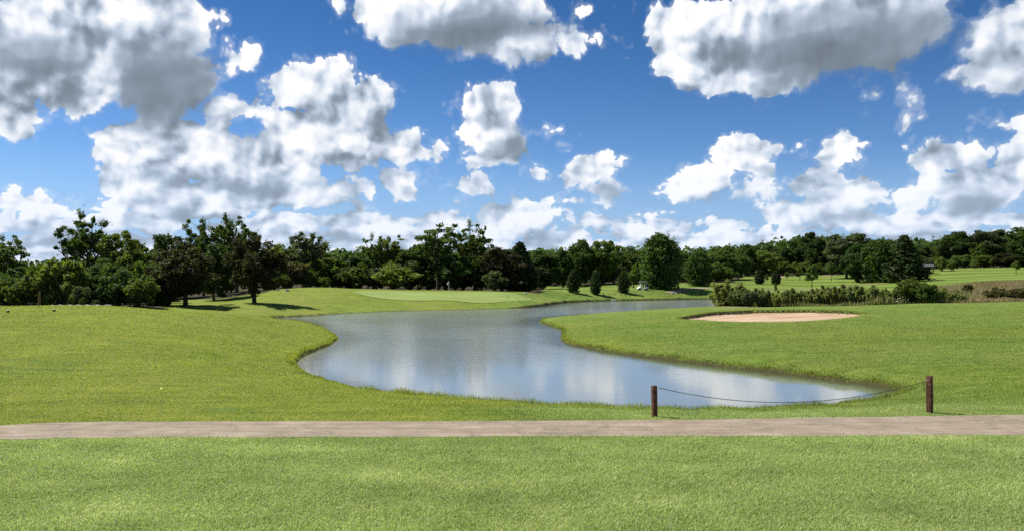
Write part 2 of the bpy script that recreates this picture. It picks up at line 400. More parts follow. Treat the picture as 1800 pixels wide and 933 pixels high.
BUNKER = smooth_closed([hit(*p) for p in BUNKER_PX], 6, 0.12, 5)
b_lo, b_hi = BUNKER[:, 1].min(), BUNKER[:, 1].max()
def sand_depth(x, y, s):
    t = np.clip((y - b_lo) / (b_hi - b_lo), 0, 1)
    return (0.05 + 0.42 * t) * np.clip(-s / 1.6 + .55, 0, 1)
def height(x, y, full=False):
    x = np.atleast_1d(np.asarray(x, float)); y = np.atleast_1d(np.asarray(y, float)); sh = x.shape
    x = x.ravel(); y = y.ravel()
    z = land(x, y)
    s = np.full(len(x), 50.0)
    near = (y > 22) & (y < 200) & (x > -75) & (x < 110)
    if near.any(): s[near] = sdf(SHORE, x[near], y[near])
    wR = sstep(5, 12, x) * sstep(30.6, 33, y) * (1 - sstep(62, 80, y))
    k = np.clip(s / (0.5 + .75 * wR), 0, 1)
    rag = 1 + .35 * val_noise(x / 1.1, y / 1.1, 7)
    hb = 0.24 + 0.16 * np.clip((y - 60) / 60, 0, 1) + .26 * wR
    cap = WZ + hb * rag * k * (2 - k) + 0.105 * s + 0.012 * s * s
    z = np.where(s > 0, -np.log(np.exp(-np.clip(z, -3, 60) * 5) + np.exp(-np.clip(cap, -3, 60) * 5)) / 5 + 0.0, WZ - 0.12 - 0.25 * np.minimum(-s, 4))
    z = np.where((s > 0) & (s < 0.5), np.minimum(z, WZ - .12 + (cap - WZ + .12)), z)
    z = np.where(y < 25.3, np.where(s > 0, np.maximum(z, land(x, y) - 0.0), z), z)
    sb = np.full(len(x), 50.0)
    nb = (y > b_lo - 4) & (y < b_hi + 4) & (x > BUNKER[:, 0].min() - 4) & (x < BUNKER[:, 0].max() + 4)
    if nb.any(): sb[nb] = sdf(BUNKER, x[nb], y[nb])
    z = z - np.where(sb < 0.0, sand_depth(x, y, np.minimum(sb, -0.9)) + 0.06, 0)
    z = z + 0.07 * np.exp(-((sb - .5) / .7) ** 2) * (sb > 0)
    if full: return z.reshape(sh), s.reshape(sh), sb.reshape(sh)
    return z.reshape(sh)

def steps(*seg):
    out = [seg[0]]
    for i in range(1, len(seg), 2):
        n = max(1, int(round((seg[i + 1] - out[-1]) / seg[i]))); out += list(np.linspace(out[-1], seg[i + 1], n + 1)[1:])
    return np.array(out)
gx = np.r_[-np.geomspace(6000, 92, 26), steps(-84, 4, -60, .8, -16, .22, 24, .45, 60, 1.2, 96), np.geomspace(106, 6000, 26)]
gy = np.r_[-np.geomspace(2000, 20, 10), steps(-10, 3, 20, .5, 24, .2, 62, .3, 100, .6, 185, 2.5, 330, 9, 460), np.geomspace(500, 8000, 24)]
GX, GY = np.meshgrid(gx, gy)
GZ, GS, GB = height(GX, GY, True)
nx, ny = len(gx), len(gy)
ii = (np.arange(ny - 1)[:, None] * nx + np.arange(nx - 1)[None]).ravel()
quads = np.stack([ii, ii + 1, ii + nx + 1, ii + nx], 1)

# ---- ground material
def ground_mat(N):
    t = N.t; tc = t.nodes.new('ShaderNodeTexCoord'); P = tc.outputs['Object']
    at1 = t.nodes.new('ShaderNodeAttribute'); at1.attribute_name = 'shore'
    at2 = t.nodes.new('ShaderNodeAttribute'); at2.attribute_name = 'lip'
    at3 = t.nodes.new('ShaderNodeAttribute'); at3.attribute_name = 'tone'
    at4 = t.nodes.new('ShaderNodeAttribute'); at4.attribute_name = 'prairie'
    n1 = N.noise(P, 0.11, 4, 0.55); n2 = N.noise(P, 0.9, 5, 0.62); n3 = N.noise(P, 9.0, 6, 0.7); n4 = N.noise(P, 55.0, 3, 0.7)
    st = N.noise(N.v('MULTIPLY', P, (0.25, 1.6, 1.0)), 1.0, 4, 0.6)
    f = N.m('ADD', N.m('MULTIPLY', n2, 0.45), N.m('MULTIPLY', st, 0.55))
    cA = N.ramp(f, [(0.36, (0.078, 0.122, 0.014)), (0.5, (0.140, 0.182, 0.024)), (0.62, (0.200, 0.235, 0.042))])      # sunny yellow-green lawn
    cB = N.ramp(f, [(0.36, (0.062, 0.112, 0.018)), (0.5, (0.100, 0.160, 0.026)), (0.62, (0.148, 0.205, 0.042))])      # cooler green
    cC = N.ramp(f, [(0.36, (0.120, 0.170, 0.042)), (0.5, (0.180, 0.230, 0.070)), (0.62, (0.240, 0.275, 0.100))])    # coarse pale turf
    c = N.mix(N.mr(at3.outputs['Fac'], 0.0, 0.5, 0.0, 1.0, 'LINEAR'), cA, cB)
    c = N.mix(N.mr(at3.outputs['Fac'], 0.6, 0.95, 0.0, 1.0, 'LINEAR'), c, cC)
    c = N.mix(N.mr(n1, 0.38, 0.62, 0.0, 0.40, 'LINEAR'), c, (0.175, 0.185, 0.050))
    k = N.m('MULTIPLY', N.mr(n3, 0.25, 0.75, 0.72, 1.28, 'LINEAR'), N.mr(n4, 0.2, 0.8, 0.78, 1.22, 'LINEAR'))
    c = N.v('SCALE', c, k)
    yy = N.sep(P)
    band = N.m('SINE', N.m('MULTIPLY_ADD', yy[0], 0.075, N.m('MULTIPLY', yy[1], 0.30)))
    farw = N.mr(yy[1], 140.0, 180.0, 0.0, 0.16, 'LINEAR')
    c = N.v('SCALE', c, N.m('MULTIPLY_ADD', N.mr(band, -.3, .3, -1, 1), farw, 1.0))
    # patch of another, bluer grass
    pt = N.noise(N.v('MULTIPLY', P, (0.07, 0.35, 1)), 1.0, 4, 0.6)
    c = N.mix(N.mr(pt, 0.60, 0.70, 0.0, 0.55), c, (0.055, 0.125, 0.040))
    pr = N.ramp(N.noise(N.v('MULTIPLY', P, (0.12, 0.3, 1)), 1.0, 5, 0.65), [(0.35, (0.115, 0.145, 0.045)), (0.52, (0.20, 0.175, 0.085)), (0.66, (0.25, 0.185, 0.105))])
    c = N.mix(at4.outputs['Fac'], c, pr)
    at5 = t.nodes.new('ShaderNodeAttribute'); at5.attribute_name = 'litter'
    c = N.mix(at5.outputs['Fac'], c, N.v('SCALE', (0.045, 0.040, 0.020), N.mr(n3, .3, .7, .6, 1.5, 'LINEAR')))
    soil_shade = N.ramp(n3, [(0.3, (0.030, 0.028, 0.013)), (0.7, (0.078, 0.074, 0.032))])  # dark earth of the bank, with the undercut's shade also in the colour
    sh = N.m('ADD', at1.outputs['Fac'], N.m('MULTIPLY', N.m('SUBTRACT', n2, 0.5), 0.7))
    c = N.mix(N.mr(sh, 0.10, 0.42, 1.0, 0.0), c, soil_shade)
    c = N.mix(N.mr(N.m('ADD', at2.outputs['Fac'], N.m('MULTIPLY', N.m('SUBTRACT', n2, 0.5), 0.5)), 0.3, 0.6), c, N.v('SCALE', soil_shade, 1.5))  # cut earth of the far lip, its shaded face also painted in
    h = N.m('ADD', N.m('MULTIPLY', n3, 0.5), N.m('MULTIPLY', n4, 0.35))
    p = principled(N, c, 0.9, h, 0.07, spec=0.05)
    t.links.new(p.outputs[0], N.out.inputs[0])
M_GROUND = mat('grass_turf', ground_mat)

def tone_of(x, y):                            # 0 = yellow-green, .5 = cooler green, 1 = pale coarse turf of the foreground
    right = sstep(3, 16, x + .12 * (y - 30)) * (y > 24) * .5
    strip = (1 - sstep(27.5, 29.5, y + .4 * val_noise(x / 3, y / 3, 12))) * sstep(-4, 3, x) * .75
    return np.clip(np.where(y < 23.6, 1.0, np.maximum(right, strip) + .16 * val_noise(x / 7, y / 7, 11)), 0, 1)
def prairie_of(x, y):
    px = x / np.maximum(y, 1) * FPX + 900
    a = sstep(1640, 1700, px) * sstep(103, 112, y) * (1 - sstep(172, 196, y))
    b = sstep(1240, 1290, px) * (1 - sstep(1640, 1700, px)) * sstep(104, 112, y) * (1 - sstep(140, 156, y)) * .8
    return np.maximum(a, b)
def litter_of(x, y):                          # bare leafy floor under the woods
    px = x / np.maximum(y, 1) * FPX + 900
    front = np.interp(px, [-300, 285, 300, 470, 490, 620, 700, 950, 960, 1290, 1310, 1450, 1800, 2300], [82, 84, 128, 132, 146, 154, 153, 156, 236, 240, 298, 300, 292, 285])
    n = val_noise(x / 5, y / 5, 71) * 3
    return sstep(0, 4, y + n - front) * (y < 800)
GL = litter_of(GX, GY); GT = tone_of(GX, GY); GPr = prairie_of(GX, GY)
lip = np.exp(-((GB + 0.05) / 0.28) ** 2) * sstep(b_lo + .35 * (b_hi - b_lo), b_lo + .6 * (b_hi - b_lo), GY)
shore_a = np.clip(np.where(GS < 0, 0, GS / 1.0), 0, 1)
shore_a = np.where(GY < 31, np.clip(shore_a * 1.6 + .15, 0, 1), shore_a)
V = np.stack([GX.ravel(), GY.ravel(), GZ.ravel()], 1)
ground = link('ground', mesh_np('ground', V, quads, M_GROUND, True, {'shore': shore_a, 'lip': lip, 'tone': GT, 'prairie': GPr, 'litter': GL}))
tag(ground, 'rolling mown grass of the golf course around the pond', None, kind='structure')

# ---- water
def water_mat(N):
    t = N.t; tc = t.nodes.new('ShaderNodeTexCoord'); P = tc.outputs['Object']
    x, y, z = N.sep(P)
    w = N.noise(P, 0.05, 3, 0.5)
    rip = N.noise(N.v('MULTIPLY', P, (1.0, 1.9, 1)), 3.2, 5, 0.62)
    rip2 = N.noise(N.v('MULTIPLY', P, (1.0, 1.7, 1)), 0.9, 4, 0.6)
    calm = N.m('MULTIPLY', N.mr(y, 36.0, 62.0, 0.13, 1.0), N.mr(w, 0.35, 0.65, 0.7, 1.15, 'LINEAR'))
    rip3 = N.noise(N.v('MULTIPLY', P, (0.55, 0.42, 1)), 1.0, 5, 0.62)
    far = N.mr(y, 45.0, 95.0, 0.0, 1.0)
    h = N.m('ADD', N.m('MULTIPLY', rip, N.mr(far, 0, 1, 0.55, 0.16, 'LINEAR')), N.m('MULTIPLY', rip2, N.mr(far, 0, 1, 0.65, 0.38, 'LINEAR')))
    h = N.m('MULTIPLY', N.m('ADD', h, N.m('MULTIPLY', rip3, N.mr(far, 0, 1, 0.3, 2.6, 'LINEAR'))), calm)
    sa = t.nodes.new('ShaderNodeAttribute'); sa.attribute_name = 'shallow'
    body = N.mix(N.mr(N.m('MULTIPLY_ADD', N.m('SUBTRACT', rip2, 0.5), 0.5, sa.outputs['Fac']), 0.0, 1.0), (0.050, 0.056, 0.022), N.ramp(w, [(0.3, (0.145, 0.168, 0.160)), (0.7, (0.180, 0.200, 0.186))]))
    p = principled(N, body, N.mr(y, 34.0, 70.0, 0.02, 0.15), h, 0.026, spec=0.5, ior=1.333)
    t.links.new(p.outputs[0], N.out.inputs[0])
M_WATER = mat('pond_water', water_mat)
wx = steps(-60, 1.5, -20, .5, 28, 1.5, 100); wy = steps(26, .4, 62, 1.5, 190)
WX, WY = np.meshgrid(wx, wy); nwx = len(wx)
jj = (np.arange(len(wy) - 1)[:, None] * nwx + np.arange(nwx - 1)[None]).ravel()
cx_, cy_ = (wx[:-1] + wx[1:]) / 2, (wy[:-1] + wy[1:]) / 2
CX, CY = np.meshgrid(cx_, cy_)
keep = (sdf(SHORE, CX, CY) < 2.6)
wq = np.stack([jj, jj + 1, jj + nwx + 1, jj + nwx], 1)[keep]
water = link('water', mesh_np('water', np.stack([WX.ravel(), WY.ravel(), np.full(WX.size, WZ)], 1), wq, M_WATER, True,
             {'shallow': np.clip(-sdf(SHORE, WX, WY) / (1.0 + .035 * WY.ravel()), 0, 1)}))
tag(water, 'rippled pond reflecting the clouds', None, kind='structure')

# ---- strips and sheets laid on the land
def sheet_poly(name, poly, step, material, zf, label):
    x0, y0 = poly.min(0); x1, y1 = poly.max(0)
    bm = bmesh.new(); vs = [bm.verts.new((p[0], p[1], 0)) for p in poly]; bm.faces.new(vs)
    for ax, lo, hi in ((0, x0, x1), (1, y0, y1)):
        for c in np.arange(lo + step, hi, step):
            no = Vector((1, 0, 0)) if ax == 0 else Vector((0, 1, 0)); co = no * float(c)
            bmesh.ops.bisect_plane(bm, geom=bm.verts[:] + bm.edges[:] + bm.faces[:], plane_co=co, plane_no=no)
    bmesh.ops.triangulate(bm, faces=bm.faces[:])
    xy = np.array([v.co[:2] for v in bm.verts]); zz = zf(xy[:, 0], xy[:, 1])
    for v, z in zip(bm.verts, zz): v.co.z = float(z)
    bmesh.ops.recalc_face_normals(bm, faces=bm.faces[:])
    me = bpy.data.meshes.new(name); bm.to_mesh(me); bm.free(); me.materials.append(material)
    if sum(p.normal.z for p in me.polygons) < 0: me.flip_normals()
    for p in me.polygons: p.use_smooth = True
    o = link(name, me); tag(o, label, None, kind='structure'); return o

def path_mat(N):
    tc = N.t.nodes.new('ShaderNodeTexCoord'); P = tc.outputs['Object']
    n1 = N.noise(P, 1.1, 6, 0.65); n2 = N.noise(P, 26.0, 5, 0.7); v = N.voro(P, 55.0, 0, feature='F1', out='Color')
    s = N.noise(N.v('MULTIPLY', P, (0.35, 3.2, 1)), 1.0, 4, 0.6)
    c = N.ramp(N.m('ADD', N.m('MULTIPLY', n1, 0.5), N.m('MULTIPLY', s, 0.5)), [(0.33, (0.155, 0.122, 0.086)), (0.5, (0.228, 0.185, 0.135)), (0.66, (0.310, 0.258, 0.194))])
    c = N.v('SCALE', c, N.m('MULTIPLY', N.mr(n2, 0.25, 0.75, 0.78, 1.2, 'LINEAR'), N.mr(N.sep(v)[0], 0.0, 1.0, 0.86, 1.12, 'LINEAR')))
    # worn dark tyre lanes and cracks
    cr = N.voro(N.v('ADD', P, N.v('SCALE', N.noise(P, 2.0, 3, 0.6, color=True), 0.7)), 0.55, 0, feature='DISTANCE_TO_EDGE')
    c = N.mix(N.m('MULTIPLY', N.mr(cr, 0.0, 0.012, 1.0, 0.0), 0.55), c, (0.07, 0.06, 0.045))
    p = principled(N, c, 0.9, n2, 0.012, spec=0.2); N.t.links.new(p.outputs[0], N.out.inputs[0])
M_PATH = mat('path_gravel_asphalt', path_mat)
def g0(px, py): d = EYE * FPX / (py - HOR); return (at(px, d), d)
top = [(-700, 800), (-250, 768), (-60, 753), (0, 748), (60, 743.5), (150, 741.5), (400, 740.5), (900, 739.5), (1150, 738), (1300, 736), (1500, 732.5), (1800, 729), (2300, 722)]
bot = [(2300, 761), (1800, 764.5), (1400, 766.5), (900, 767), (500, 768), (300, 768.5), (100, 770), (0, 772), (-60, 776), (-250, 800), (-500, 860)]
def resample(P, n):
    P = np.array(P); L = np.r_[0, np.cumsum(np.hypot(*np.diff(P, axis=0).T))]; q = np.linspace(0, L[-1], n)
    return np.stack([np.interp(q, L, P[:, 0]), np.interp(q, L, P[:, 1])], 1)
pt_ = resample([g0(*p) for p in top], 200); pb_ = resample([g0(*p) for p in bot], 200)
for i, E in enumerate((pt_, pb_)): E[:, 1] += 0.05 * val_noise(E[:, 0] * 1.7, E[:, 0] * 0 + i * 7, 21) + .03 * val_noise(E[:, 0] * .5, E[:, 0] * 0 + i * 7, 22)
PATH = np.vstack([pt_, pb_])
sheet_poly('cart_path', PATH, 1.5, M_PATH, lambda x, y: np.maximum(height(x, y), land(x, y)) + 0.012, 'worn pinkish gravel cart path across the front of the pond')

def sand_mat(N):
    tc = N.t.nodes.new('ShaderNodeTexCoord'); P = tc.outputs['Object']
    n1 = N.noise(N.v('MULTIPLY', P, (0.25, 0.9, 1)), 1.0, 5, 0.6); n2 = N.noise(P, 12.0, 5, 0.7)
    c = N.ramp(n1, [(0.33, (0.28, 0.185, 0.115)), (0.5, (0.37, 0.262, 0.172)), (0.64, (0.47, 0.36, 0.25))])
    c = N.v('SCALE', c, N.mr(n2, 0.25, 0.75, 0.88, 1.1, 'LINEAR'))
    p = principled(N, c, 0.95, N.m('ADD', n1, N.m('MULTIPLY', n2, 0.3)), 0.10, spec=0.1); N.t.links.new(p.outputs[0], N.out.inputs[0])
M_SAND = mat('bunker_sand', sand_mat)
def sand_z(x, y):
    s = sdf(BUNKER, x, y)
    return land(x, y) - sand_depth(x, y, np.minimum(s, 0)) * 1.0 - 0.0 + 0.03 * val_noise(x / 1.5, y / 1.5, 31)
sheet_poly('sand_bunker', BUNKER, 0.8, M_SAND, sand_z, 'pinkish sand bunker with a dark cut lip')

def green_mat(N):
    tc = N.t.nodes.new('ShaderNodeTexCoord'); P = tc.outputs['Object']
    n1 = N.noise(N.v('MULTIPLY', P, (0.15, 0.5, 1)), 1.0, 5, 0.6); n2 = N.noise(P, 3.0, 5, 0.6)
    c = N.ramp(n1, [(0.35, (0.150, 0.205, 0.045)), (0.65, (0.205, 0.255, 0.068))])
    c = N.v('SCALE', c, N.mr(n2, 0.25, 0.75, 0.9, 1.1, 'LINEAR'))
    p = principled(N, c, 0.85, n2, 0.01, spec=0.15); N.t.links.new(p.outputs[0], N.out.inputs[0])
M_GREEN = mat('putting_turf', green_mat)
GREEN = smooth_closed([(at(640, 139), 139), (at(625, 133), 133), (at(700, 129), 129), (at(800, 129), 129), (at(890, 132), 132), (at(930, 138), 138), (at(925, 146), 146),
                       (at(850, 148), 148), (at(750, 147), 147), (at(690, 145), 145)], 6)
sheet_poly('putting_green', GREEN, 1.5, M_GREEN, lambda x, y: height(x, y) + 0.05, 'pale close-cut putting green beyond the pond')

# ------------------------------------------------------------------ vegetation
def leaf_mat(name, dark, mid, light, trans=0.30, hue_var=0.0, other=None):
    def f(N):
        t = N.t; g = t.nodes.new('ShaderNodeNewGeometry'); oi = t.nodes.new('ShaderNodeObjectInfo')
        r = g.outputs['Random Per Island']
        c = N.ramp(r, [(0.0, dark), (0.5, mid), (0.93, mid), (1.0, light)])
        k = N.mr(oi.outputs['Random'], 0.0, 1.0, 0.78, 1.26, 'LINEAR')
        c = N.v('SCALE', c, k)
        r2 = N.m('FRACT', N.m('MULTIPLY', oi.outputs['Random'], 7.31))
        c = N.mix(N.mr(r2, 0.0, 1.0, 0.0, 0.5, 'LINEAR'), c, N.v('MULTIPLY', c, (1.35, 1.08, 0.75)))
        if other:                              # clumps of another colour in the same crown
            tc = t.nodes.new('ShaderNodeTexCoord'); n = N.noise(tc.outputs['Object'], 0.55, 3, 0.6)
            c = N.mix(N.mr(n, 0.45, 0.6), c, N.v('SCALE', other, N.mr(r, 0, 1, .6, 1.4, 'LINEAR')))
        p = principled(N, c, 0.6, spec=0.10)
        tr = t.nodes.new('ShaderNodeBsdfTranslucent'); N.put(tr.inputs[0], N.v('MULTIPLY', c, (1.5, 1.6, .7)))
        mx = t.nodes.new('ShaderNodeMixShader'); mx.inputs[0].default_value = trans + .10
        t.links.new(p.outputs[0], mx.inputs[1]); t.links.new(tr.outputs[0], mx.inputs[2]); t.links.new(mx.outputs[0], N.out.inputs[0])
    return mat(name, f)
LEAF = {
    'dark':   leaf_mat('leaves_dark_green', (.028, .054, .016), (.050, .092, .026), (.090, .136, .044)),
    'mid':    leaf_mat('leaves_mid_green', (.046, .080, .019), (.082, .128, .031), (.135, .176, .054)),
    'light':  leaf_mat('leaves_light_green', (.064, .100, .020), (.122, .168, .036), (.190, .225, .068)),
    'grey':   leaf_mat('leaves_grey_green', (.040, .058, .028), (.080, .106, .052), (.150, .175, .105)),
    'red':    leaf_mat('leaves_purple_red', (.026, .031, .014), (.045, .052, .023), (.078, .078, .040), other=(.034, .029, .016)),
    'blue':   leaf_mat('needles_dark', (.022, .040, .015), (.038, .066, .024), (.062, .096, .040), 0.15),
    'olive':  leaf_mat('leaves_olive', (.085, .115, .040), (.175, .215, .080), (.300, .330, .160)),
    'russet': leaf_mat('leaves_russet', (.050, .042, .022), (.105, .090, .044), (.180, .150, .085), other=(.070, .090, .030)),
}
def bark(name, c):
    def f(N):
        tc = N.t.nodes.new('ShaderNodeTexCoord'); P = N.v('MULTIPLY', tc.outputs['Object'], (6, 6, 1.5))
        n = N.noise(P, 1.5, 5, 0.65)
        p = principled(N, N.ramp(n, [(0.3, tuple(q * .55 for q in c)), (0.7, c)]), 0.9, n, 0.03, spec=0.1)
        N.t.links.new(p.outputs[0], N.out.inputs[0])
    return mat(name, f)
BARK = bark('bark_grey_brown', (.105, .085, .062)); BARKD = bark('bark_dark', (.050, .040, .031))

def leaves_mesh(name, centres, rad, n_each, size, rng, material, aspect=1.5, squash=0.75, up=0.25, droop=None, shell=0.35, stretch=0.18, fray=0.35):
    """many small leaf sprays, scattered through the volume of each clump"""
    ncn = len(centres); ax = np.exp(rng.normal(size=(ncn, 3)) * stretch); ax = np.repeat(ax, n_each, 0)
    C = np.repeat(np.asarray(centres, float), n_each, 0); Rr = np.repeat(np.asarray(rad, float), n_each)
    n = len(C)
    d = rng.normal(size=(n, 3)); d /= np.linalg.norm(d, axis=1)[:, None]
    r = Rr * (shell + (1 - shell) * rng.random(n) ** 0.6) * (1 + .25 * rng.normal(size=n) ** 2 * fray)
    P = C + d * ax * r[:, None] * np.array([1, 1, squash])
    nr = d * 0.75 + rng.normal(size=(n, 3)) * 0.65 + np.array([0, 0, up]); nr /= np.linalg.norm(nr, axis=1)[:, None]
    if droop is not None: a = droop(P, rng)
    else: a = rng.normal(size=(n, 3))
    a = a - nr * (a * nr).sum(1)[:, None]; a /= np.linalg.norm(a, axis=1)[:, None] + 1e-9
    b = np.cross(nr, a)
    s = size * (0.55 + 0.9 * rng.random(n))
    A = a * (s * aspect)[:, None] * .5; Bv = b * s[:, None] * .5
    bend = nr * (s * .18)[:, None]
    V = np.stack([P - A, P + Bv * 1.0 + bend * rng.random(n)[:, None], P + A, P - Bv + bend * rng.random(n)[:, None]], 1).reshape(-1, 3)
    F_ = np.arange(n * 4).reshape(n, 4)
    return mesh_np(name, V, F_, material)

def limb_pts(p0, p1, rng, sag=0.0, n=5, wob=0.06):
    p0 = Vector(p0); p1 = Vector(p1); L = (p1 - p0).length; out = []
    for i in range(n):
        t = i / (n - 1); q = p0.lerp(p1, t)
        q.z += -sag * L * math.sin(math.pi * t)
        if 0 < i < n - 1: q += Vector(rng.normal(size=3)) * L * wob
        out.append(q)
    return out

def make_proto(kind, seed):
    """returns trunk mesh, crown mesh, height, width in metres of a tree standing at the origin"""
    rng = np.random.default_rng(seed * 131 + sum(map(ord, kind))); mb = MB()
    mt = 'mid'; bk = BARK; kw = {}
    if kind in ('broad', 'broadlight', 'broaddark', 'broadred', 'broadgrey'):
        H, W, z0, ncl, npr, size, cr = 13.0, 11.0, 0.7, 84, 150, 0.36, (0.8, 1.6)
        mt = {'broad': 'mid', 'broadlight': 'light', 'broaddark': 'dark', 'broadred': 'red', 'broadgrey': 'grey'}[kind]
        if kind == 'broadred': z0, ncl, npr, size, bk = 1.0, 90, 150, .30, BARKD
    elif kind in ('loose', 'looselight'):
        H, W, z0, ncl, npr, size, cr = 17.0, 11.0, 3.6, 96, 70, 0.32, (0.45, 1.0); mt = 'mid' if kind == 'loose' else 'light'
    elif kind == 'fan':
        H, W, z0, ncl, npr, size, cr = 13.0, 13.0, 4.0, 90, 85, 0.34, (0.55, 1.05); mt = 'grey'
    elif kind == 'small':
        H, W, z0, ncl, npr, size, cr = 4.5, 3.0, 1.3, 16, 80, 0.22, (0.4, 0.7); mt = 'mid'
    elif kind in ('bush', 'bushlight', 'bushred', 'bushgrey'):
        H, W, z0, ncl, npr, size, cr = 4.0, 5.0, 0.2, 30, 130, 0.24, (0.45, 0.95)
        mt = {'bush': 'mid', 'bushlight': 'light', 'bushred': 'russet', 'bushgrey': 'grey'}[kind]
    if kind in ('loose', 'looselight', 'fan'): kw = dict(stretch=.40, fray=.6, shell=.10)
    if kind in ('spruce', 'juniper', 'column'):
        if kind == 'spruce': H, W, n, size = 14.0, 8.0, 11000, .40
        elif kind == 'juniper': H, W, n, size = 10.0, 8.0, 12000, .34
        else: H, W, n, size = 4.0, 1.9, 3600, .17
        mb.tube([(0, 0, -.3), (.03, 0, H * .5), (0, .02, H * .93)], [H * .018, H * .011, .01], 8)
        # boughs in whorls
        ang0 = rng.random() * 6
        cen = []; rad = []
        nb = 80 if kind != 'column' else 60
        for i in range(nb):
            t = (i + rng.random()) / nb; z = H * (.015 + .965 * t)
            if kind == 'spruce': rr = W / 2 * (1 - t) ** .85 * (0.75 + .4 * rng.random())
            elif kind == 'juniper': rr = W / 2 * (1 - t ** 2.4) ** .8 * (0.72 + .45 * rng.random()) * (.9 + .25 * min(1, t * 4))
            else: rr = W / 2 * (1 - t ** 2.0) ** .8 * (0.85 + .2 * rng.random()) * (.85 + .3 * min(1, t * 4))
            an = ang0 + i * 2.399
            tip = Vector((math.cos(an) * rr, math.sin(an) * rr, z + (rr * min(.45, t * 2) if kind != 'spruce' else rr * .12)))
            base = Vector((0, 0, z * .96))
            mb.tube([base, base.lerp(tip, .5) + Vector((0, 0, -.04 * rr)), tip], [.03 + .004 * H * (1 - t), .03, .01], 4, cap=False)
            for q in (1.0, .72, .45):
                cen.append(base.lerp(tip, q)); rad.append((.10 + .16 * (1 - t) + .05 * rng.random()) * W * .62 * (.75 + .25 * q))
        npr = max(20, n // len(cen))
        dr = (lambda P, r: np.stack([P[:, 0], P[:, 1], np.full(len(P), (2.2 if kind != 'spruce' else .2))], 1) * np.array([1, 1, 1]) + r.normal(size=P.shape) * .8)
        crown = leaves_mesh(kind + '_crown', cen, rad, npr, size, rng, LEAF['blue'] if kind != 'juniper' else LEAF['dark'], aspect=2.2, squash=.62 if kind == 'spruce' else 1.1, droop=dr, shell=.1)
        trunk = bpy.data.meshes.new(kind + '_trunk'); trunk.from_pydata(mb.V, [], mb.F); trunk.materials.append(BARKD)
        return trunk, crown, H, W
    if kind == 'willow':                        # upright many-stemmed grey shrub of the water's edge
        H, W = 3.6, 4.2; cen = []; rad = []
        for i in range(46):
            an = rng.random() * 6.28; rr = W / 2 * rng.random() ** .6; h = H * (.55 + .45 * rng.random()) * (1 - .35 * (rr / (W / 2)) ** 2)
            tip = Vector((math.cos(an) * rr, math.sin(an) * rr, h)); base = Vector((math.cos(an) * rr * .35, math.sin(an) * rr * .35, -.1))
            mb.tube([base, base.lerp(tip, .6) + Vector((0, 0, .05)), tip], [.03, .018, .006], 4, cap=False)
            for q in (.25, .45, .62, .78, .92, 1.0): cen.append(base.lerp(tip, q)); rad.append(.36 * (1.15 - .55 * q))
        dr = lambda P, r: np.stack([P[:, 0] * .4, P[:, 1] * .4, np.full(len(P), 2.0)], 1) + r.normal(size=P.shape) * .55
        crown = leaves_mesh('willow_crown', cen, rad, 34, .13, rng, LEAF['olive'], aspect=3.0, squash=1.25, droop=dr, shell=.1)
        trunk = bpy.data.meshes.new('willow_stems'); trunk.from_pydata(mb.V, [], mb.F); trunk.materials.append(BARKD)
        return trunk, crown, H, W
    # broadleaf kinds: a trunk that forks into limbs, each limb carrying clumps
    cen = []; rad = []
    zc = (z0 + H) / 2; hz = (H - z0) / 2
    lob = [(rng.random() * 6.28, rng.random() * 1.6 - .3, .75 + .5 * rng.random()) for _ in range(6)]
    tries = 0
    while len(cen) < ncl and tries < 4000:
        tries += 1
        d = rng.normal(size=3); d /= np.linalg.norm(d); r = rng.random() ** (.33 if kind not in ('loose', 'looselight') else .5)
        if kind in ('loose', 'looselight', 'fan') and d[2] < -.5: continue
        cr_ = cr[0] + (cr[1] - cr[0]) * rng.random() * (1.0 if r < .75 else .6)
        ex = W / 2 - cr_ * .7; ez = hz - cr_ * .5
        bump = 1 + .22 * math.sin(3 * math.atan2(d[1], d[0]) + lob[0][0]) * math.cos(2 * d[2] + lob[1][0]) + .12 * math.sin(5 * math.atan2(d[1], d[0]) + 4 * d[2] + lob[2][0])
        p = np.array([d[0] * ex * r * bump, d[1] * ex * r * bump, zc + d[2] * ez * r * min(bump, 1.08)])
        u = (p[2] - z0) / (H - z0)
        if kind == 'fan': p[:2] *= (.35 + .75 * u ** .8)
        elif kind in ('loose', 'looselight'): p[:2] *= (.50 + .65 * min(1, u * 1.3))
        elif kind in ('bush', 'bushlight', 'bushred', 'bushgrey', 'broadred'):
            p[2] = max(p[2], z0 + cr_ * .35)
        if cen and min(np.linalg.norm(np.array(c) - p) for c in cen) < cr_ * .55: continue
        cen.append(tuple(p)); rad.append(cr_)
    topz = max(c[2] + .55 * r for c, r in zip(cen, rad))
    if kind.startswith('bush'):
        for c in cen[::2]: mb.tube(limb_pts((rng.normal() * .15, rng.normal() * .15, -.1), c, rng, 0, 4, .05), [.05, .035, .02, .008], 4, cap=False)
    else:
        tr = H * (.022 if kind != 'broadred' else .030)
        fork = z0 + (H - z0) * (.16 if kind not in ('loose', 'looselight', 'fan') else .12)
        lean = rng.normal(size=2) * .02 * H
        tk = [Vector((0, 0, -.4)), Vector((0, 0, .25)), Vector((lean[0] * .4, lean[1] * .4, fork * .6)), Vector((lean[0], lean[1], fork))]
        mb.tube(tk, [tr * 1.45, tr * 1.05, tr * .9, tr * .75], 10)
        order = sorted(range(len(cen)), key=lambda i: -cen[i][2]); k = 7 if kind != 'small' else 4
        heads = []
        for j in range(k):                       # main limbs end at far-apart clumps
            best = max(range(len(cen)), key=lambda i: min([1e9] + [np.linalg.norm(np.array(cen[i]) - np.array(cen[h])) for h in heads]) + .25 * cen[i][2])
            heads.append(best)
        limbs = []
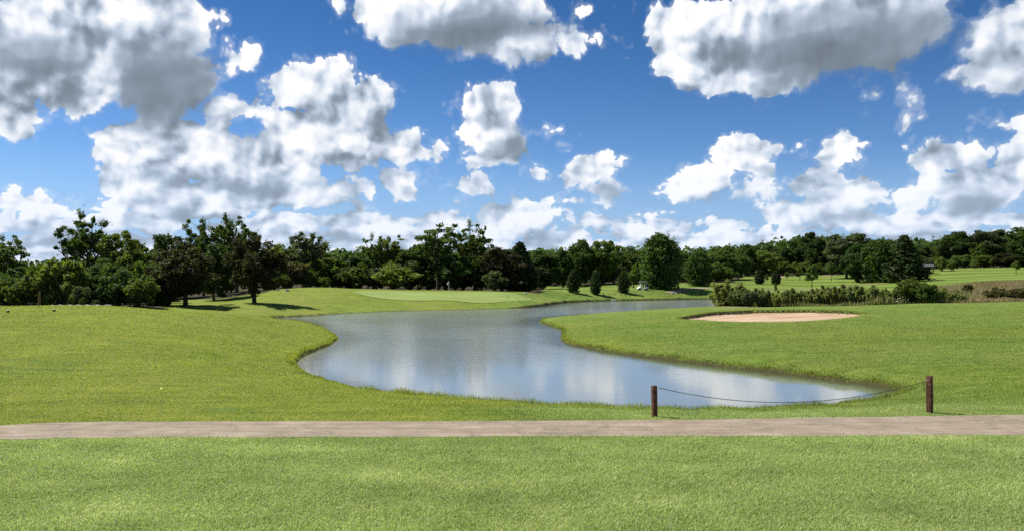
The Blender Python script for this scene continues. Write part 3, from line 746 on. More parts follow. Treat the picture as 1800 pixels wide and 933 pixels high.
        for h in heads:
            pts = limb_pts(tk[-1] if rng.random() < .7 else tk[-1].lerp(tk[-2], .5), Vector(cen[h]), rng, .06, 7, .035)
            limbs.append(pts); mb.tube(pts, [tr * .62 * (1 - .80 * i / 6) + .012 for i in range(7)], 7, cap=False)
        for i, c in enumerate(cen):
            if i in heads: continue
            q = min((p for L in limbs for p in L[1:6]), key=lambda p: (p - Vector(c)).length + (1.5 if p.z > c[2] else 0))
            mb.tube(limb_pts(q, c, rng, .04, 4, .05), [tr * .20 + .01, tr * .13 + .01, tr * .08 + .008, .008], 5, cap=False)
    crown = leaves_mesh(kind + '_crown', cen, rad, npr, size, rng, LEAF[mt], **kw)
    trunk = bpy.data.meshes.new(kind + '_trunk'); trunk.from_pydata(mb.V, [], mb.F); trunk.materials.append(bk)
    for p in trunk.polygons: p.use_smooth = True
    return trunk, crown, topz, W
PROTO = {}
def proto(kind, seed):
    if (kind, seed) not in PROTO: PROTO[kind, seed] = make_proto(kind, seed)
    return PROTO[kind, seed]
rT = random.Random(5)
def plant(name, kind, seed, x, y, h, w, label, cat='tree', group=None, rz=None, z=None, sink=0.0):
    """one tree or bush: an Empty at its foot with a trunk (or stems) and a crown"""
    tm, cm, H, W = proto(kind, seed)
    z = float(height(x, y)[0]) if z is None else z
    e = empty(name, (x, y, z - sink), rT.random() * 6.28 if rz is None else rz, (w / W, w / W, (h + sink) / H))
    tag(e, label, cat, group)
    link('stems' if kind.startswith('bush') or kind == 'willow' else 'trunk', tm, e); link('crown', cm, e)
    return e
def tree(kind, seed, px, d, top, wpx, label, group=None, name=None, cat='tree', **k):
    x = at(px, d); z = float(height(x, d)[0]); h = zof(top, d) - z; w = wpx * d / FPX
    nm = name or {'spruce': 'spruce_tree', 'juniper': 'juniper_tree', 'column': 'columnar_juniper'}.get(kind, 'broadleaf_tree')
    return plant(nm, kind, seed, x, d, h, w, label, cat, group, **k)
def bush(kind, seed, px, d, top, wpx, label, group=None, name='shrub', **k):
    return tree(kind, seed, px, d, top, wpx, label, group, name, 'shrub', **k)

# --- single trees one can pick out, left to right: kind, seed, photo column, distance, top row, crown width
T = [
 ('loose', 1, 2, 118, 414, 96, 'loose-crowned tree cut by the left edge of the view'),
 ('loose', 2, 152, 135, 374, 108, 'tall gaunt tree with an open crown and bare limbs, towering over the left wood'),
 ('broadlight', 1, 214, 132, 408, 84, 'light green leafy tree just right of the tall gaunt open-crowned tree'),
 ('broaddark', 1, 285, 138, 413, 92, 'round dark green crown rising between the light green tree and the red-leaved tree'),
 ('broad', 1, 248, 131, 436, 80, 'mid green tree filling the gap below the round dark crown'),
 ('broaddark', 2, 190, 126, 455, 96, 'dark low-branched tree in deep shade behind the pale curb'),
 ('broadred', 1, 326, 105, 426, 118, 'dark purple-brown round tree with short trunk on the lawn, left one of the pair'),
 ('broadred', 2, 447, 113, 418, 104, 'dark purple-red tree on the lawn nearest the pond inlet, with its shadow beside it'),
 ('broaddark', 1, 376, 130, 430, 84, 'dark tree between and behind the two purple-leaved trees'),
 ('loose', 3, 358, 141, 386, 72, 'tufted tall tree behind the left purple-leaved tree'),
 ('loose', 1, 416, 146, 379, 88, 'tallest tufted tree, rising behind the right purple-leaved tree'),
 ('broad', 2, 398, 152, 432, 90, 'mid green tree below the two tall tufted trees'),
 ('broadlight', 2, 480, 165, 430, 66, 'light green low tree between the right purple-leaved tree and the fan-shaped tree'),
 ('fan', 1, 532, 168, 409, 92, 'grey-green fan-shaped tree with forked trunk behind the grassy mound'),
 ('broad', 3, 575, 176, 446, 84, 'mid green rounded tree to the right of the fan-shaped tree'),
 ('broaddark', 3, 618, 178, 444, 84, 'dark green rounded tree behind the grassy mound, before the twin peaked trees'),
 ('loose', 2, 656, 182, 412, 56, 'narrow tufted tree, left one of two peaks above the bright green bush'),
 ('looselight', 1, 688, 184, 413, 54, 'narrow lighter tufted tree, right one of two peaks above the bright green bush'),
 ('broaddark', 2, 735, 176, 432, 84, 'dark tree left of the two tall open trees behind the flag'),
 ('loose', 3, 770, 168, 394, 92, 'tall open-crowned tree directly behind the flag, left of its tall neighbour'),
 ('loose', 2, 834, 172, 391, 78, 'tall open-crowned tree right of the flag with a narrow rounded head'),
 ('broaddark', 1, 800, 166, 452, 84, 'dark shaded tree low between the two tall open trees'),
 ('broad', 4, 846, 168, 452, 66, 'mid green tree under the narrow rounded head of its tall neighbour'),
 ('broadred', 3, 882, 164, 436, 86, 'brownish dark tree at the right end of the putting green'),
 ('spruce', 1, 914, 172, 426, 66, 'spiky-topped dark conifer at the right end of the putting green'),
 ('broaddark', 3, 955, 205, 441, 76, 'dark rounded tree just right of the spiky-topped conifer'),
 ('broaddark', 1, 1021, 238, 422, 58, 'dark tree with a raised head above the left columnar juniper'),
 ('broad', 2, 1062, 240, 425, 64, 'mid green broad tree above the middle columnar juniper'),
 ('broaddark', 2, 990, 232, 440, 60, 'low dark tree left of the left columnar juniper'),
 ('broad', 3, 1105, 246, 434, 66, 'mid green tree above the right columnar juniper'),
 ('juniper', 1, 1160, 184, 415, 60, 'large dark evergreen with a broad body right beside the golf cart'),
 ('juniper', 2, 1228, 196, 444, 38, 'smaller dark evergreen right of the large one beside the golf cart'),
 ('broad', 1, 1272, 262, 447, 62, 'round tree with a short visible trunk on the far fairway edge'),
 ('broadgrey', 1, 1488, 262, 413, 92, 'pale grey-topped broad tree at the far edge of the fairway'),
 ('broaddark', 3, 1508, 238, 430, 66, 'dark full tree in front of the pale grey-topped tree'),
 ('juniper', 1, 1547, 232, 424, 48, 'dark dense evergreen on the fairway, left of the ragged conifer'),
 ('spruce', 2, 1590, 226, 414, 70, 'ragged conifer on the fairway left of the dark shed'),
 ('broadlight', 3, 1345, 300, 440, 50, 'lighter tree in the wood behind the twin small junipers'),
 ('broaddark', 2, 1424, 322, 409, 66, 'tallest dark crown of the right-hand wood, standing above its neighbours'),
 ('broaddark', 1, 1682, 318, 408, 70, 'dark full crown above the slope right of the shed'),
 ('broadgrey', 2, 1732, 316, 404, 76, 'greyish broad tree above the far slope on the right'),
 ('broaddark', 3, 1802, 306, 400, 90, 'tall dark tree at the right edge of the view'),
 ('broadred', 2, 1770, 300, 446, 50, 'reddish-brown low tree in front of the dark wood near the right edge'),
]
for i, a in enumerate(T):
    tree(*a, sink=0.0)

# --- columnar junipers and young trees on the far grass
tree('column', 1, 1008, 166, 474, 19, 'columnar dark juniper, the left one of three in a row on the far bank', 'columnar junipers on the far bank')
tree('column', 2, 1047, 167, 475, 17, 'columnar dark juniper, the middle one of three in a row on the far bank', 'columnar junipers on the far bank')
tree('column', 1, 1096, 172, 476, 19, 'columnar dark juniper nearest the golf cart', 'columnar junipers on the far bank')
bush('bush', 2, 1113, 192, 466, 26, 'round green shrub between the right columnar juniper and the golf cart')
tree('column', 2, 1335, 232, 474, 15, 'small conical juniper, left one of a pair on the far fairway', 'small conical junipers on the far fairway')
tree('column', 1, 1364, 232, 475, 15, 'small conical juniper, right one of a pair on the far fairway', 'small conical junipers on the far fairway')
tree('small', 1, 1427, 205, 467, 24, 'young tree with a thin dark trunk standing alone on the far fairway')
tree('small', 2, 1347, 240, 482, 9, 'tiny sapling between the two small conical junipers')
tree('small', 3, 1383, 262, 478, 11, 'tiny sapling right of the two small conical junipers')
tree('small', 2, 1406, 255, 472, 16, 'small young tree left of the lone young tree on the far fairway')
tree('small', 1, 1364, 172, 497, 7, 'knee-high sapling on the near slope below the conical junipers')
tree('small', 3, 1461, 245, 462, 15, 'slender young tree beside the pale strip of sand')
tree('small', 2, 1786, 240, 459, 16, 'small dark young tree on the bright slope at the far right')
tree('small', 1, 1552, 215, 489, 6, 'tiny sapling in front of the dark dense evergreen')

# --- bushes at the foot of the left wood
for a in [('bush', 1, 44, 96, 484, 66, 'rounded mid green shrub behind the tee lawn, left of the short wooden post'),
          ('bushlight', 1, 108, 98, 459, 82, 'yellow-green tall shrub behind the tee lawn, right of the short wooden post'),
          ('bush', 3, 76, 108, 466, 58, 'mid green shrub behind the short wooden post'),
          ('bushgrey', 1, 139, 90, 503, 38, 'grey-green low shrub left of the small rounded shrub at the pale curb'),
          ('bush', 2, 8, 100, 492, 46, 'dark shrub at the left edge below the loose-crowned tree'),
          ('bushgrey', 2, 168, 86, 527, 17, 'small rounded shrub on the pale curb'),
          ('bush', 1, 145, 86, 522, 11, 'small dark shrub on the pale curb, left of the small rounded one'),
          ('bush', 3, 124, 86, 521, 12, 'small dark shrub at the left end of the pale curb'),
          ('bushlight', 2, 692, 157, 468, 84, 'bright green broad bush behind the putting green'),
          ('bushlight', 3, 738, 155, 499, 13, 'small pale green seedling bush at the back of the putting green'),
          ('bushred', 1, 510, 158, 464, 58, 'brownish-green shrub below the fan-shaped tree'),
          ('bush', 2, 545, 160, 474, 42, 'dark green shrub on top of the grassy mound'),
          ('bushlight', 1, 572, 154, 487, 18, 'small light green shrub on top of the grassy mound'),
          ('bush', 3, 485, 150, 476, 44, 'dark shrub behind the pale rock pair'),
          ('bush', 1, 622, 164, 470, 60, 'dark green shrub left of the bright green broad bush'),
          ('bushgrey', 1, 870, 158, 476, 50, 'grey-green shrub at the right end of the putting green'),
          ('bushlight', 2, 1655, 270, 452, 22, 'light green shrub just right of the dark shed'),
          ('bushlight', 3, 1713, 285, 458, 16, 'light green round shrub above the bright far slope'),
          ('bushlight', 1, 1672, 272, 462, 12, 'low light green shrub, second one right of the dark shed')]:
    bush(*a)
# --- shrubs of the damp strip behind the bunker
SH = [('willow', 1, 1277, 128, 492, 62, 'large grey-green willow shrub at the water\'s end, leftmost of the waterside shrubs'),
      ('willow', 2, 1300, 124, 508, 36, 'low willow shrub leaning on the leftmost large one'),
      ('willow', 3, 1336, 122, 505, 30, 'upright olive shrub behind the left half of the bunker'),
      ('bushgrey', 2, 1318, 121, 513, 24, 'low olive shrub at the last strip of visible water'),
      ('willow', 1, 1370, 120, 510, 30, 'thin olive shrub directly behind the bunker centre'),
      ('willow', 2, 1394, 119, 505, 34, 'bushy willow behind the bunker, left of the long dense clump'),
      ('willow', 3, 1420, 118, 510, 28, 'low willow behind the bunker\'s right half'),
      ('willow', 1, 1448, 117, 501, 44, 'tall olive willow that starts the long dense clump'),
      ('willow', 2, 1478, 115, 498, 46, 'tall dense willow in the middle of the long clump'),
      ('willow', 3, 1508, 113, 500, 46, 'yellowish willow right of the middle of the long clump'),
      ('willow', 1, 1536, 111, 501, 40, 'broad willow beside the yellow-flowered weeds'),
      ('bush', 2, 1604, 108, 490, 50, 'darkest tall bush of the damp strip, before the ragged conifer'),
      ('bush', 1, 1628, 106, 497, 34, 'dark bush leaning against the darkest tall bush'),
      ('willow', 2, 1572, 110, 506, 34, 'pale yellow-green shrub left of the darkest tall bush'),
      ('willow', 3, 1652, 106, 504, 30, 'pale shrub right of the darkest tall bush'),
      ('bushred', 2, 1748, 112, 505, 34, 'brownish shrub in the dry grass, left of the reddish clump'),
      ('bushred', 1, 1785, 110, 507, 40, 'reddish shrub in the dry grass at the right edge'),
      ('bushred', 3, 1702, 128, 500, 13, 'small round dark shrub alone in the dry grass'),
      ('willow', 1, 1682, 107, 510, 26, 'low pale willow at the edge of the dry grass')]
for a in SH:
    a = a[:5] + (a[5] * 1.35,) + a[6:]
    bush(*a, name='willow_shrub' if a[0] == 'willow' else 'shrub')

for i, (px, d, tp, k) in enumerate([(-60, 100, 480, 'broaddark'), (22, 106, 470, 'broaddark'), (95, 112, 468, 'broaddark'), (160, 104, 470, 'broaddark'), (212, 100, 474, 'broaddark'), (250, 98, 484, 'bush'), (282, 108, 470, 'broaddark')]):
    if k == 'bush': bush(k, 1, px, d, tp, 60, 'dark shrub in deep shade at the left wood\'s right end')
    else: tree(k, 1 + i % 4, px, d, tp, 80, 'low dark shaded tree ' + ['beyond the left edge of the view', 'behind the rounded shrub near the left edge', 'behind the short wooden post', 'behind the pale curb\'s left half', 'behind the pale curb\'s right end', '', 'just left of the left purple-leaved tree'][i], 'low trees at the front of the left wood', sink=1.2)
# --- woods: rows of single trees behind
def top_row(px):
    X = [-250, -60, 0, 60, 120, 200, 330, 480, 600, 640, 720, 860, 960, 1000, 1060, 1130, 1250, 1300, 1360, 1420, 1470, 1540, 1620, 1680, 1720, 1760, 1800, 2050]
    Y = [440, 448, 462, 464, 458, 446, 442, 440, 443, 441, 441, 440, 441, 438, 438, 439, 437, 432, 424, 419, 425, 422, 423, 417, 412, 416, 407, 400]
    return float(np.interp(px, X, Y))
MARKS = {'behind the tee lawn': [(20, 'above the left-edge shrubs'), (110, 'above the yellow-green shrub'), (225, 'near the light green tree'), (330, 'behind the left purple tree'), (440, 'behind the right purple tree')],
         'behind the flagged green': [(530, 'near the fan-shaped tree'), (625, 'above the grassy mound'), (700, 'above the bright green bush'), (790, 'behind the flag'), (900, 'at the right end of the green')],
         'behind the golf cart': [(960, 'near the spiky-topped conifer'), (1050, 'above the columnar junipers'), (1130, 'above the golf cart'), (1230, 'right of the large evergreen')],
         'along the far fairway': [(1350, 'above the twin small junipers'), (1430, 'above the lone young tree'), (1540, 'above the fairway evergreens'), (1640, 'above the shed'), (1720, 'above the bright slope'), (1840, 'near the right edge')]}
LATER = []
def mark(px, words):
    for k, L in MARKS.items():
        if k in words or (k == 'along the far fairway' and 'far fairway' in words): return min(L, key=lambda q: abs(q[0] - px))[1]
    return ''
def later(o, px, noun, words):
    if -30 <= px <= 1830: LATER.append((o, px, noun, mark(px, words)))
def name_later():
    ORD = ['first', 'second', 'third', 'fourth', 'fifth', 'sixth', 'seventh', 'eighth', 'ninth', 'tenth']
    groups = {}
    for o, px, noun, mk in LATER: groups.setdefault((noun, mk), []).append((px, o))
    for (noun, mk), L in groups.items():
        L.sort(key=lambda q: q[0])
        for i, (px, o) in enumerate(L): o['label'] = f'{noun} {mk}' if len(L) == 1 else f'{noun} {mk}, {ORD[i]} from the left'
WOODS = [  # columns, step, distance, extra, words
    (-230, 250, 34, 150, 6, 'in the shaded wood behind the tee lawn', ('broaddark', 'broad', 'broaddark')),
    (-215, 470, 36, 172, 8, 'in the rear of the wood behind the tee lawn', ('broaddark', 'broad')),
    (470, 950, 33, 192, 8, 'in the wood behind the flagged green', ('broaddark', 'broad', 'broaddark', 'broad')),
    (480, 960, 34, 222, 8, 'in the rear of the wood behind the flagged green', ('broad', 'broaddark')),
    (950, 1300, 27, 262, 10, 'in the wood behind the golf cart', ('broaddark', 'broad', 'broaddark', 'broad')),
    (940, 1320, 26, 300, 10, 'in the rear of the wood behind the golf cart', ('broad', 'broaddark')),
    (1290, 2000, 24, 318, 8, 'in the wood along the top of the far fairway', ('broaddark', 'broad', 'broaddark', 'broad', 'broadgrey')),
    (1280, 2010, 23, 352, 10, 'in the second row of the wood along the far fairway', ('broad', 'broaddark', 'broaddark')),
]
KN = {'broaddark': 'dark green', 'broad': 'mid green', 'broadgrey': 'greyish green'}
for (a, b, st, d0, jd, words, kinds) in WOODS:
    rear = 'rear' in words or 'second' in words; i = 0; px = a
    while px < b:
        k = kinds[rT.randrange(len(kinds))]; d = d0 + rT.uniform(-jd, jd)
        tp = top_row(px) + (rT.uniform(0, 7) if rear else rT.uniform(5, 24))
        o = tree(k, rT.randint(1, 4), px, d, tp, st * rT.uniform(1.25, 1.75), f'{KN[k]} broadleaf tree {words}', f'{KN[k]} trees {words}')
        if rear:
            o['label'] = f'{KN[k]} rear tree of the wood {mark(px, words)}'; o['group'] = o['label'].replace(' tree ', ' trees ')
        else: later(o, px, f'{KN[k]} wood tree', words)
        px += st * rT.uniform(.8, 1.2)
# low understorey shrubs closing the foot of the woods
for (a, b, st, d, words) in [(-200, 300, 26, 118, 'at the foot of the wood behind the tee lawn'), (560, 940, 28, 172, 'at the foot of the wood behind the flagged green'),
                             (940, 1290, 22, 243, 'at the foot of the wood behind the golf cart'), (1290, 2000, 20, 306, 'at the foot of the wood along the far fairway')]:
    px = a
    while px < b:
        z = float(height(at(px, d), d)[0])
        o = plant('shrub', ('bush', 'bushgrey', 'bush')[rT.randrange(3)], rT.randint(1, 3), at(px, d), d, rT.uniform(4.0, 6.5), st * d / FPX * rT.uniform(1.3, 1.9),
              f'dark leafy shrub {words}', 'shrub', f'shrubs {words}')
        later(o, px, 'dark understorey shrub', words)
        px += st * rT.uniform(.8, 1.2)

name_later()
for _o in bpy.data.objects:
    if len(str(_o.get('label', '')).split()) > 16: print('LONG', _o['label'])
# --- the far-off woods that read as one mass
rng = np.random.default_rng(77); cen = []; rad = []
for row in range(4):
    d = 400 + row * 45
    for px in np.arange(-500, 2300, 15):
        pj = px + rng.uniform(-8, 8); dd = d + rng.uniform(-18, 18)
        w = rng.uniform(3.4, 5.4); zt = zof(top_row(pj) - 1 + rng.uniform(1, 12) - row * .5, dd)
        for q in range(3):
            cen.append((at(pj, dd) + rng.normal() * 2, dd + rng.normal() * 2, zt - w * .62 - q * w * 1.15)); rad.append(w * (1 + .15 * q))
me = leaves_mesh('distant_forest', cen, rad, 46, 1.9, rng, LEAF['dark'], aspect=1.3, squash=.8, up=.35, shell=.7)
o = link('distant_forest', me); tag(o, 'far-off continuous wood closing the horizon', 'forest', kind='stuff')

# ------------------------------------------------------------------ grass blades, reeds and weeds
def blade_mat(name, stops, tintn=0.5, toned=True):
    def f(N):
        t = N.t; g = t.nodes.new('ShaderNodeNewGeometry'); tc = t.nodes.new('ShaderNodeTexCoord'); P = tc.outputs['Object']
        r = g.outputs['Random Per Island']
        n = N.m('ADD', N.m('MULTIPLY', N.noise(P, 0.55, 4, 0.6), .6), N.m('MULTIPLY', N.noise(N.v('MULTIPLY', P, (.2, .9, 1)), 1.0, 3, 0.6), .4))
        u = N.m('ADD', N.m('MULTIPLY', r, 1 - tintn), N.m('MULTIPLY', N.mr(n, .34, .66, 0, 1, 'LINEAR'), tintn))
        c = N.ramp(u, stops)
        pa = N.noise(N.v('MULTIPLY', P, (.09, .26, 1)), 1.0, 4, 0.62); pb = N.noise(P, .28, 4, 0.6)
        c = N.v('SCALE', c, N.m('MULTIPLY', N.mr(pa, .36, .62, .91, 1.09, 'LINEAR'), N.mr(pb, .35, .65, .93, 1.07, 'LINEAR')))
        c = N.mix(N.mr(pb, .58, .75, 0, .12), c, (.40, .38, .16))
        at3 = t.nodes.new('ShaderNodeAttribute'); at3.attribute_name = 'tone'
        if toned: c = N.v('MULTIPLY', c, N.ramp(at3.outputs['Fac'], [(0.0, (.80, .74, .25)), (0.5, (.61, .60, .32)), (0.72, (.72, .80, .55)), (1.0, (1, 1, 1))]))
        p = principled(N, c, 0.5, spec=0.35)
        tr = t.nodes.new('ShaderNodeBsdfTranslucent'); N.put(tr.inputs[0], N.v('MULTIPLY', c, (1.25, 1.3, .8)))
        mx = t.nodes.new('ShaderNodeMixShader'); mx.inputs[0].default_value = 0.42
        t.links.new(p.outputs[0], mx.inputs[1]); t.links.new(tr.outputs[0], mx.inputs[2]); t.links.new(mx.outputs[0], N.out.inputs[0])
    return mat(name, f)
M_BLADE = blade_mat('grass_blades', [(0.0, (.105, .180, .052)), (0.30, (.225, .325, .098)), (0.62, (.395, .475, .175)), (0.86, (.550, .590, .280)), (1.0, (.80, .78, .54))], 0.30)
M_WEED = blade_mat('weed_stalks', [(0.0, (.075, .105, .030)), (0.4, (.155, .180, .060)), (0.7, (.240, .225, .095)), (1.0, (.42, .37, .22))], 0.6, False)
M_DRY = blade_mat('dry_grass', [(0.0, (.110, .110, .045)), (0.4, (.215, .185, .090)), (0.7, (.300, .225, .130)), (1.0, (.46, .38, .26))], 0.6, False)
rg = np.random.default_rng(9)
def blades(x, y, z, hgt, wid, lean=0.45, tone=True):
    """two-triangle bent blades"""
    n = len(x); an = rg.random(n) * 2 * np.pi; h = hgt * (0.55 + 0.75 * rg.random(n)); w = wid * (0.7 + 0.6 * rg.random(n))
    la = rg.random(n) * 2 * np.pi; le = h * lean * (0.3 + 1.2 * rg.random(n))
    bx, by = np.cos(an) * w / 2, np.sin(an) * w / 2; lx, ly = np.cos(la) * le, np.sin(la) * le
    b = np.stack([x, y, z - .01], 1)
    v0 = b + np.stack([-bx, -by, 0 * x], 1); v1 = b + np.stack([bx, by, 0 * x], 1)
    m = b + np.stack([lx * .35, ly * .35, h * .6], 1)
    v2 = m + np.stack([bx, by, 0 * x], 1) * .8; v3 = m - np.stack([bx, by, 0 * x], 1) * .8
    v4 = b + np.stack([lx, ly, h], 1)
    V = np.stack([v0, v1, v2, v3, v4, v4], 1)[:, :5].reshape(-1, 3)
    q = (np.arange(n) * 5)[:, None]
    T3 = np.concatenate([q + [0, 1, 2], q + [0, 2, 3], q + [3, 2, 4]], 1).reshape(-1, 3)
    return V, T3, (np.repeat(tone_of(x, y), 5) if tone else None)
def grass_obj(name, x, y, hgt, wid, material, label, lean=.45, z=None, cat='grass'):
    z = height(x, y) if z is None else z
    V, T3, tn = blades(x, y, z, hgt, wid, lean)
    o = link(name, mesh_np(name, V, T3, material, False, {'tone': tn})); tag(o, label, cat, kind='stuff'); return o
def in_view(n, d0, d1, pw=0.0, pad=60):
    """random spots between two distances inside the view, density falling with distance as 1/d^pw"""
    u = rg.random(n); e = 2 - pw
    d = (d0 ** e + u * (d1 ** e - d0 ** e)) ** (1 / e)
    px = rg.uniform(-pad, 1800 + pad, n)
    return (px - 900) / FPX * d, d
path_lo = pb_[np.argsort(pb_[:, 0])]; path_hi = pt_[np.argsort(pt_[:, 0])]
# foreground lawn on this side of the path
x, y = in_view(620000, 12.0, 23.0, 0.6, 240)
lim = np.interp(x, path_lo[:, 0], path_lo[:, 1]) + .05 * val_noise(x * 3, x * 0, 5) - .02
k = y < lim; x, y = x[k], y[k]
clump = val_noise(x * 1.9, y * 1.9, 41) * .5 + val_noise(x * .6, y * .6, 42) * .5
grass_obj('foreground_grass', x, y, .066 * (1 + .4 * clump), .0105, M_BLADE, 'coarse mown grass in front of the path', .95, z=np.zeros(len(x)))
# lawn beyond the path, thinning out with distance as blades fall below a pixel
x, y = in_view(860000, 23.8, 100.0, 1.55, 200)
k = rg.random(len(x)) < 1 - sstep(48, 98, y); x, y = x[k], y[k]
k = y > np.interp(x, path_hi[:, 0], path_hi[:, 1]) + .02 - .06 * val_noise(x * 3, x * 0, 6)
x, y = x[k], y[k]; s = sdf(SHORE, x, y); k = s > 0.02; x, y, s = x[k], y[k], s[k]
ks = sdf(BUNKER, x, y) > .1; x, y = x[ks], y[ks]
grass_obj('lawn_grass', x, y, .045 + .0003 * y, .006 + .00035 * y, M_BLADE, 'mown lawn grass between the path and the pond', 1.0)
# longer unmown fringe right at the water
n = 150000; idx = rg.integers(0, len(SHORE), n); t_ = rg.random(n)[:, None]
Pn = SHORE[idx] * (1 - t_) + np.roll(SHORE, -1, 0)[idx] * t_; Pn = Pn + rg.normal(size=(n, 2)) * np.array([.28, .28])
k = (Pn[:, 1] < 95); Pn = Pn[k]; s = sdf(SHORE, Pn[:, 0], Pn[:, 1])
dens = .35 + .65 * (val_noise(Pn[:, 0] * .9, Pn[:, 1] * .9, 51) * .5 + .5)
k = (s > .05 + .12 * (Pn[:, 1] > 36)) & (s < .75) & (rg.random(len(s)) < dens); Pn, s = Pn[k], s[k]
hh = np.where((Pn[:, 1] < 34), .17, .10) * (1 + .7 * val_noise(Pn[:, 0] * 1.3, Pn[:, 1] * 1.3, 52))
grass_obj('bank_grass', Pn[:, 0], Pn[:, 1], hh, np.where(Pn[:, 1] < 34, .012, .02 + .0002 * Pn[:, 1]), M_BLADE, 'longer grass fringing the pond bank', .4, z=np.maximum(height(Pn[:, 0], Pn[:, 1]), WZ - .03))
# lip of the bunker
n = 22000; idx = rg.integers(0, len(BUNKER), n); t_ = rg.random(n)[:, None]
Pn = BUNKER[idx] * (1 - t_) + np.roll(BUNKER, -1, 0)[idx] * t_ + rg.normal(size=(n, 2)) * .16
k = (sdf(BUNKER, Pn[:, 0], Pn[:, 1]) > -.05) & (Pn[:, 1] > b_lo + .4 * (b_hi - b_lo)); Pn = Pn[k]
grass_obj('bunker_lip_grass', Pn[:, 0], Pn[:, 1], .09, .035, M_BLADE, 'ragged grass along the edge of the bunker', .5)
# weeds and dry grass of the damp strip
def strip(n, px0, px1, d0, d1):
    px = rg.uniform(px0, px1, n); d = rg.uniform(d0, d1, n); return (px - 900) / FPX * d, d
x, y = strip(60000, 1262, 1705, 106, 134); s = sdf(SHORE, x, y)
k = y > np.interp(x / y * FPX + 900, [1262, 1330, 1430, 1520, 1705], [127, 122, 114, 108, 104]); x, y, s = x[k], y[k], s[k]
k = (s > .1) & (rg.random(len(x)) < .35 + .65 * (val_noise(x / 3.5, y / 3.5, 61) * .5 + .5)); x, y = x[k], y[k]
grass_obj('tall_weeds', x, y, .85 * (1 + .75 * val_noise(x / 2.2, y / 6, 62)), .085, M_WEED, 'tall olive weeds between the waterside shrubs', .3, cat='weeds')
x, y = strip(75000, 1640, 2050, 104, 185); k = rg.random(len(x)) < .4 + .6 * (val_noise(x / 6, y / 9, 63) * .5 + .5); x, y = x[k], y[k]
grass_obj('dry_grass', x, y, .50 * (1 + .45 * val_noise(x / 5, y / 9, 64)), .075, M_DRY, 'dry brownish prairie grass right of the waterside shrubs', .4)
M_FLOWER = simple('white_flowers', (.70, .68, .45), .8)
x, y = strip(420, 1540, 1700, 106, 116); kk = val_noise(x / 2.2, y / 3, 66) > .15; x, y = x[kk], y[kk]
z = height(x, y) + rg.uniform(.55, 1.15, len(x)); nn = len(x); s_ = .055
V = np.stack([np.stack([x + a * s_, y + b * s_, z + c * s_], 1) for a, b, c in ((1, 0, 0), (0, 1, 0), (-1, 0, 0), (0, -1, 0), (0, 0, .8), (0, 0, -.5))], 1).reshape(-1, 3)
q = (np.arange(nn) * 6)[:, None]
T3 = np.concatenate([q + f for f in ([0, 1, 4], [1, 2, 4], [2, 3, 4], [3, 0, 4], [1, 0, 5], [2, 1, 5], [3, 2, 5], [0, 3, 5])], 1).reshape(-1, 3)
o = link('white_flower_heads', mesh_np('white_flower_heads', V, T3, M_FLOWER)); tag(o, 'whitish flower heads among the tall weeds', 'flowers', kind='stuff')

# ------------------------------------------------------------------ posts and chain
def post_mat(N):
    tc = N.t.nodes.new('ShaderNodeTexCoord'); P = tc.outputs['Object']
    n = N.noise(N.v('MULTIPLY', P, (22, 22, 2.2)), 1.5, 6, 0.65); n2 = N.noise(P, 5.0, 4, 0.6)
    c = N.ramp(n, [(0.3, (.028, .010, .006)), (0.5, (.095, .034, .018)), (0.7, (.190, .085, .050))])
    c = N.mix(N.mr(n2, .5, .68, 0, .6), c, (.24, .15, .11))
    p = principled(N, c, 0.8, n, 0.012, spec=.25); N.t.links.new(p.outputs[0], N.out.inputs[0])
M_POST = mat('stained_timber', post_mat)
M_CHAIN = simple('galvanised_chain', (.10, .11, .12), .45, .7)
M_BOLT = simple('pale_bolt', (.70, .66, .55), .4, .3)
def post(px, d, topy, side, rz, lean, label):
    x = at(px, d); z = float(height(x, d)[0]); h = zof(topy, d) - z
    e = empty('wooden_post', (x, d, z)); e.rotation_euler = (0, lean, rz); tag(e, label, 'post', 'timber posts holding the chain')
    mb = MB(); bm = bmesh.new(); bmesh.ops.create_cube(bm, size=1); bmesh.ops.scale(bm, vec=(side, side, h + .35), verts=bm.verts)
    bmesh.ops.bevel(bm, geom=bm.edges[:], offset=.010, segments=2, affect='EDGES')
    bmesh.ops.subdivide_edges(bm, edges=[q for q in bm.edges if abs(q.verts[0].co.z - q.verts[1].co.z) > .5], cuts=6)
    for v in bm.verts:
        v.co.z += (h - .35) / 2; w_ = Vector((mnoise.noise(v.co * 3.0), mnoise.noise(v.co * 3 + Vector((9, 0, 0))), 0)) * .006; v.co += w_
    me = bpy.data.meshes.new('post_timber'); bm.to_mesh(me); bm.free(); me.materials.append(M_POST); link('timber', me, e)
    return e, Vector((x, d, z)), h
pA, qA, hA = post(1150.8, 25.35, 677, .150, R(20), R(-1.2), 'thinner dark red timber post at the left end of the chain')
pB, qB, hB = post(1634.5, 26.2, 660, .165, R(38), R(-1.6), 'thicker weathered red-brown timber post at the right end of the chain')
def eye_bolt(parent, loc, dirx, rz):
    mb = MB(); mb.tube([Vector((0, 0, 0)), Vector((.05 * dirx, 0, 0))], .007, 6)
    ring = [Vector(((.05 + .022 + .022 * math.cos(a)) * dirx, 0, .022 * math.sin(a))) for a in [i * math.pi / 6 for i in range(13)]]
    mb.tube(ring, .006, 6, cap=False)
    o = mb.build('eye_bolt', M_BOLT, parent); o.location = loc; o.rotation_euler = (0, 0, rz); return o
eye_bolt(pA, (.072, 0, hA - .075), 1, -R(20)); eye_bolt(pB, (-.095, -.02, hB - .13), -1, -R(38))
A = qA + Vector((.17, .02, hA - .085)); B = qB + Vector((-.19, -.10, hB - .17))
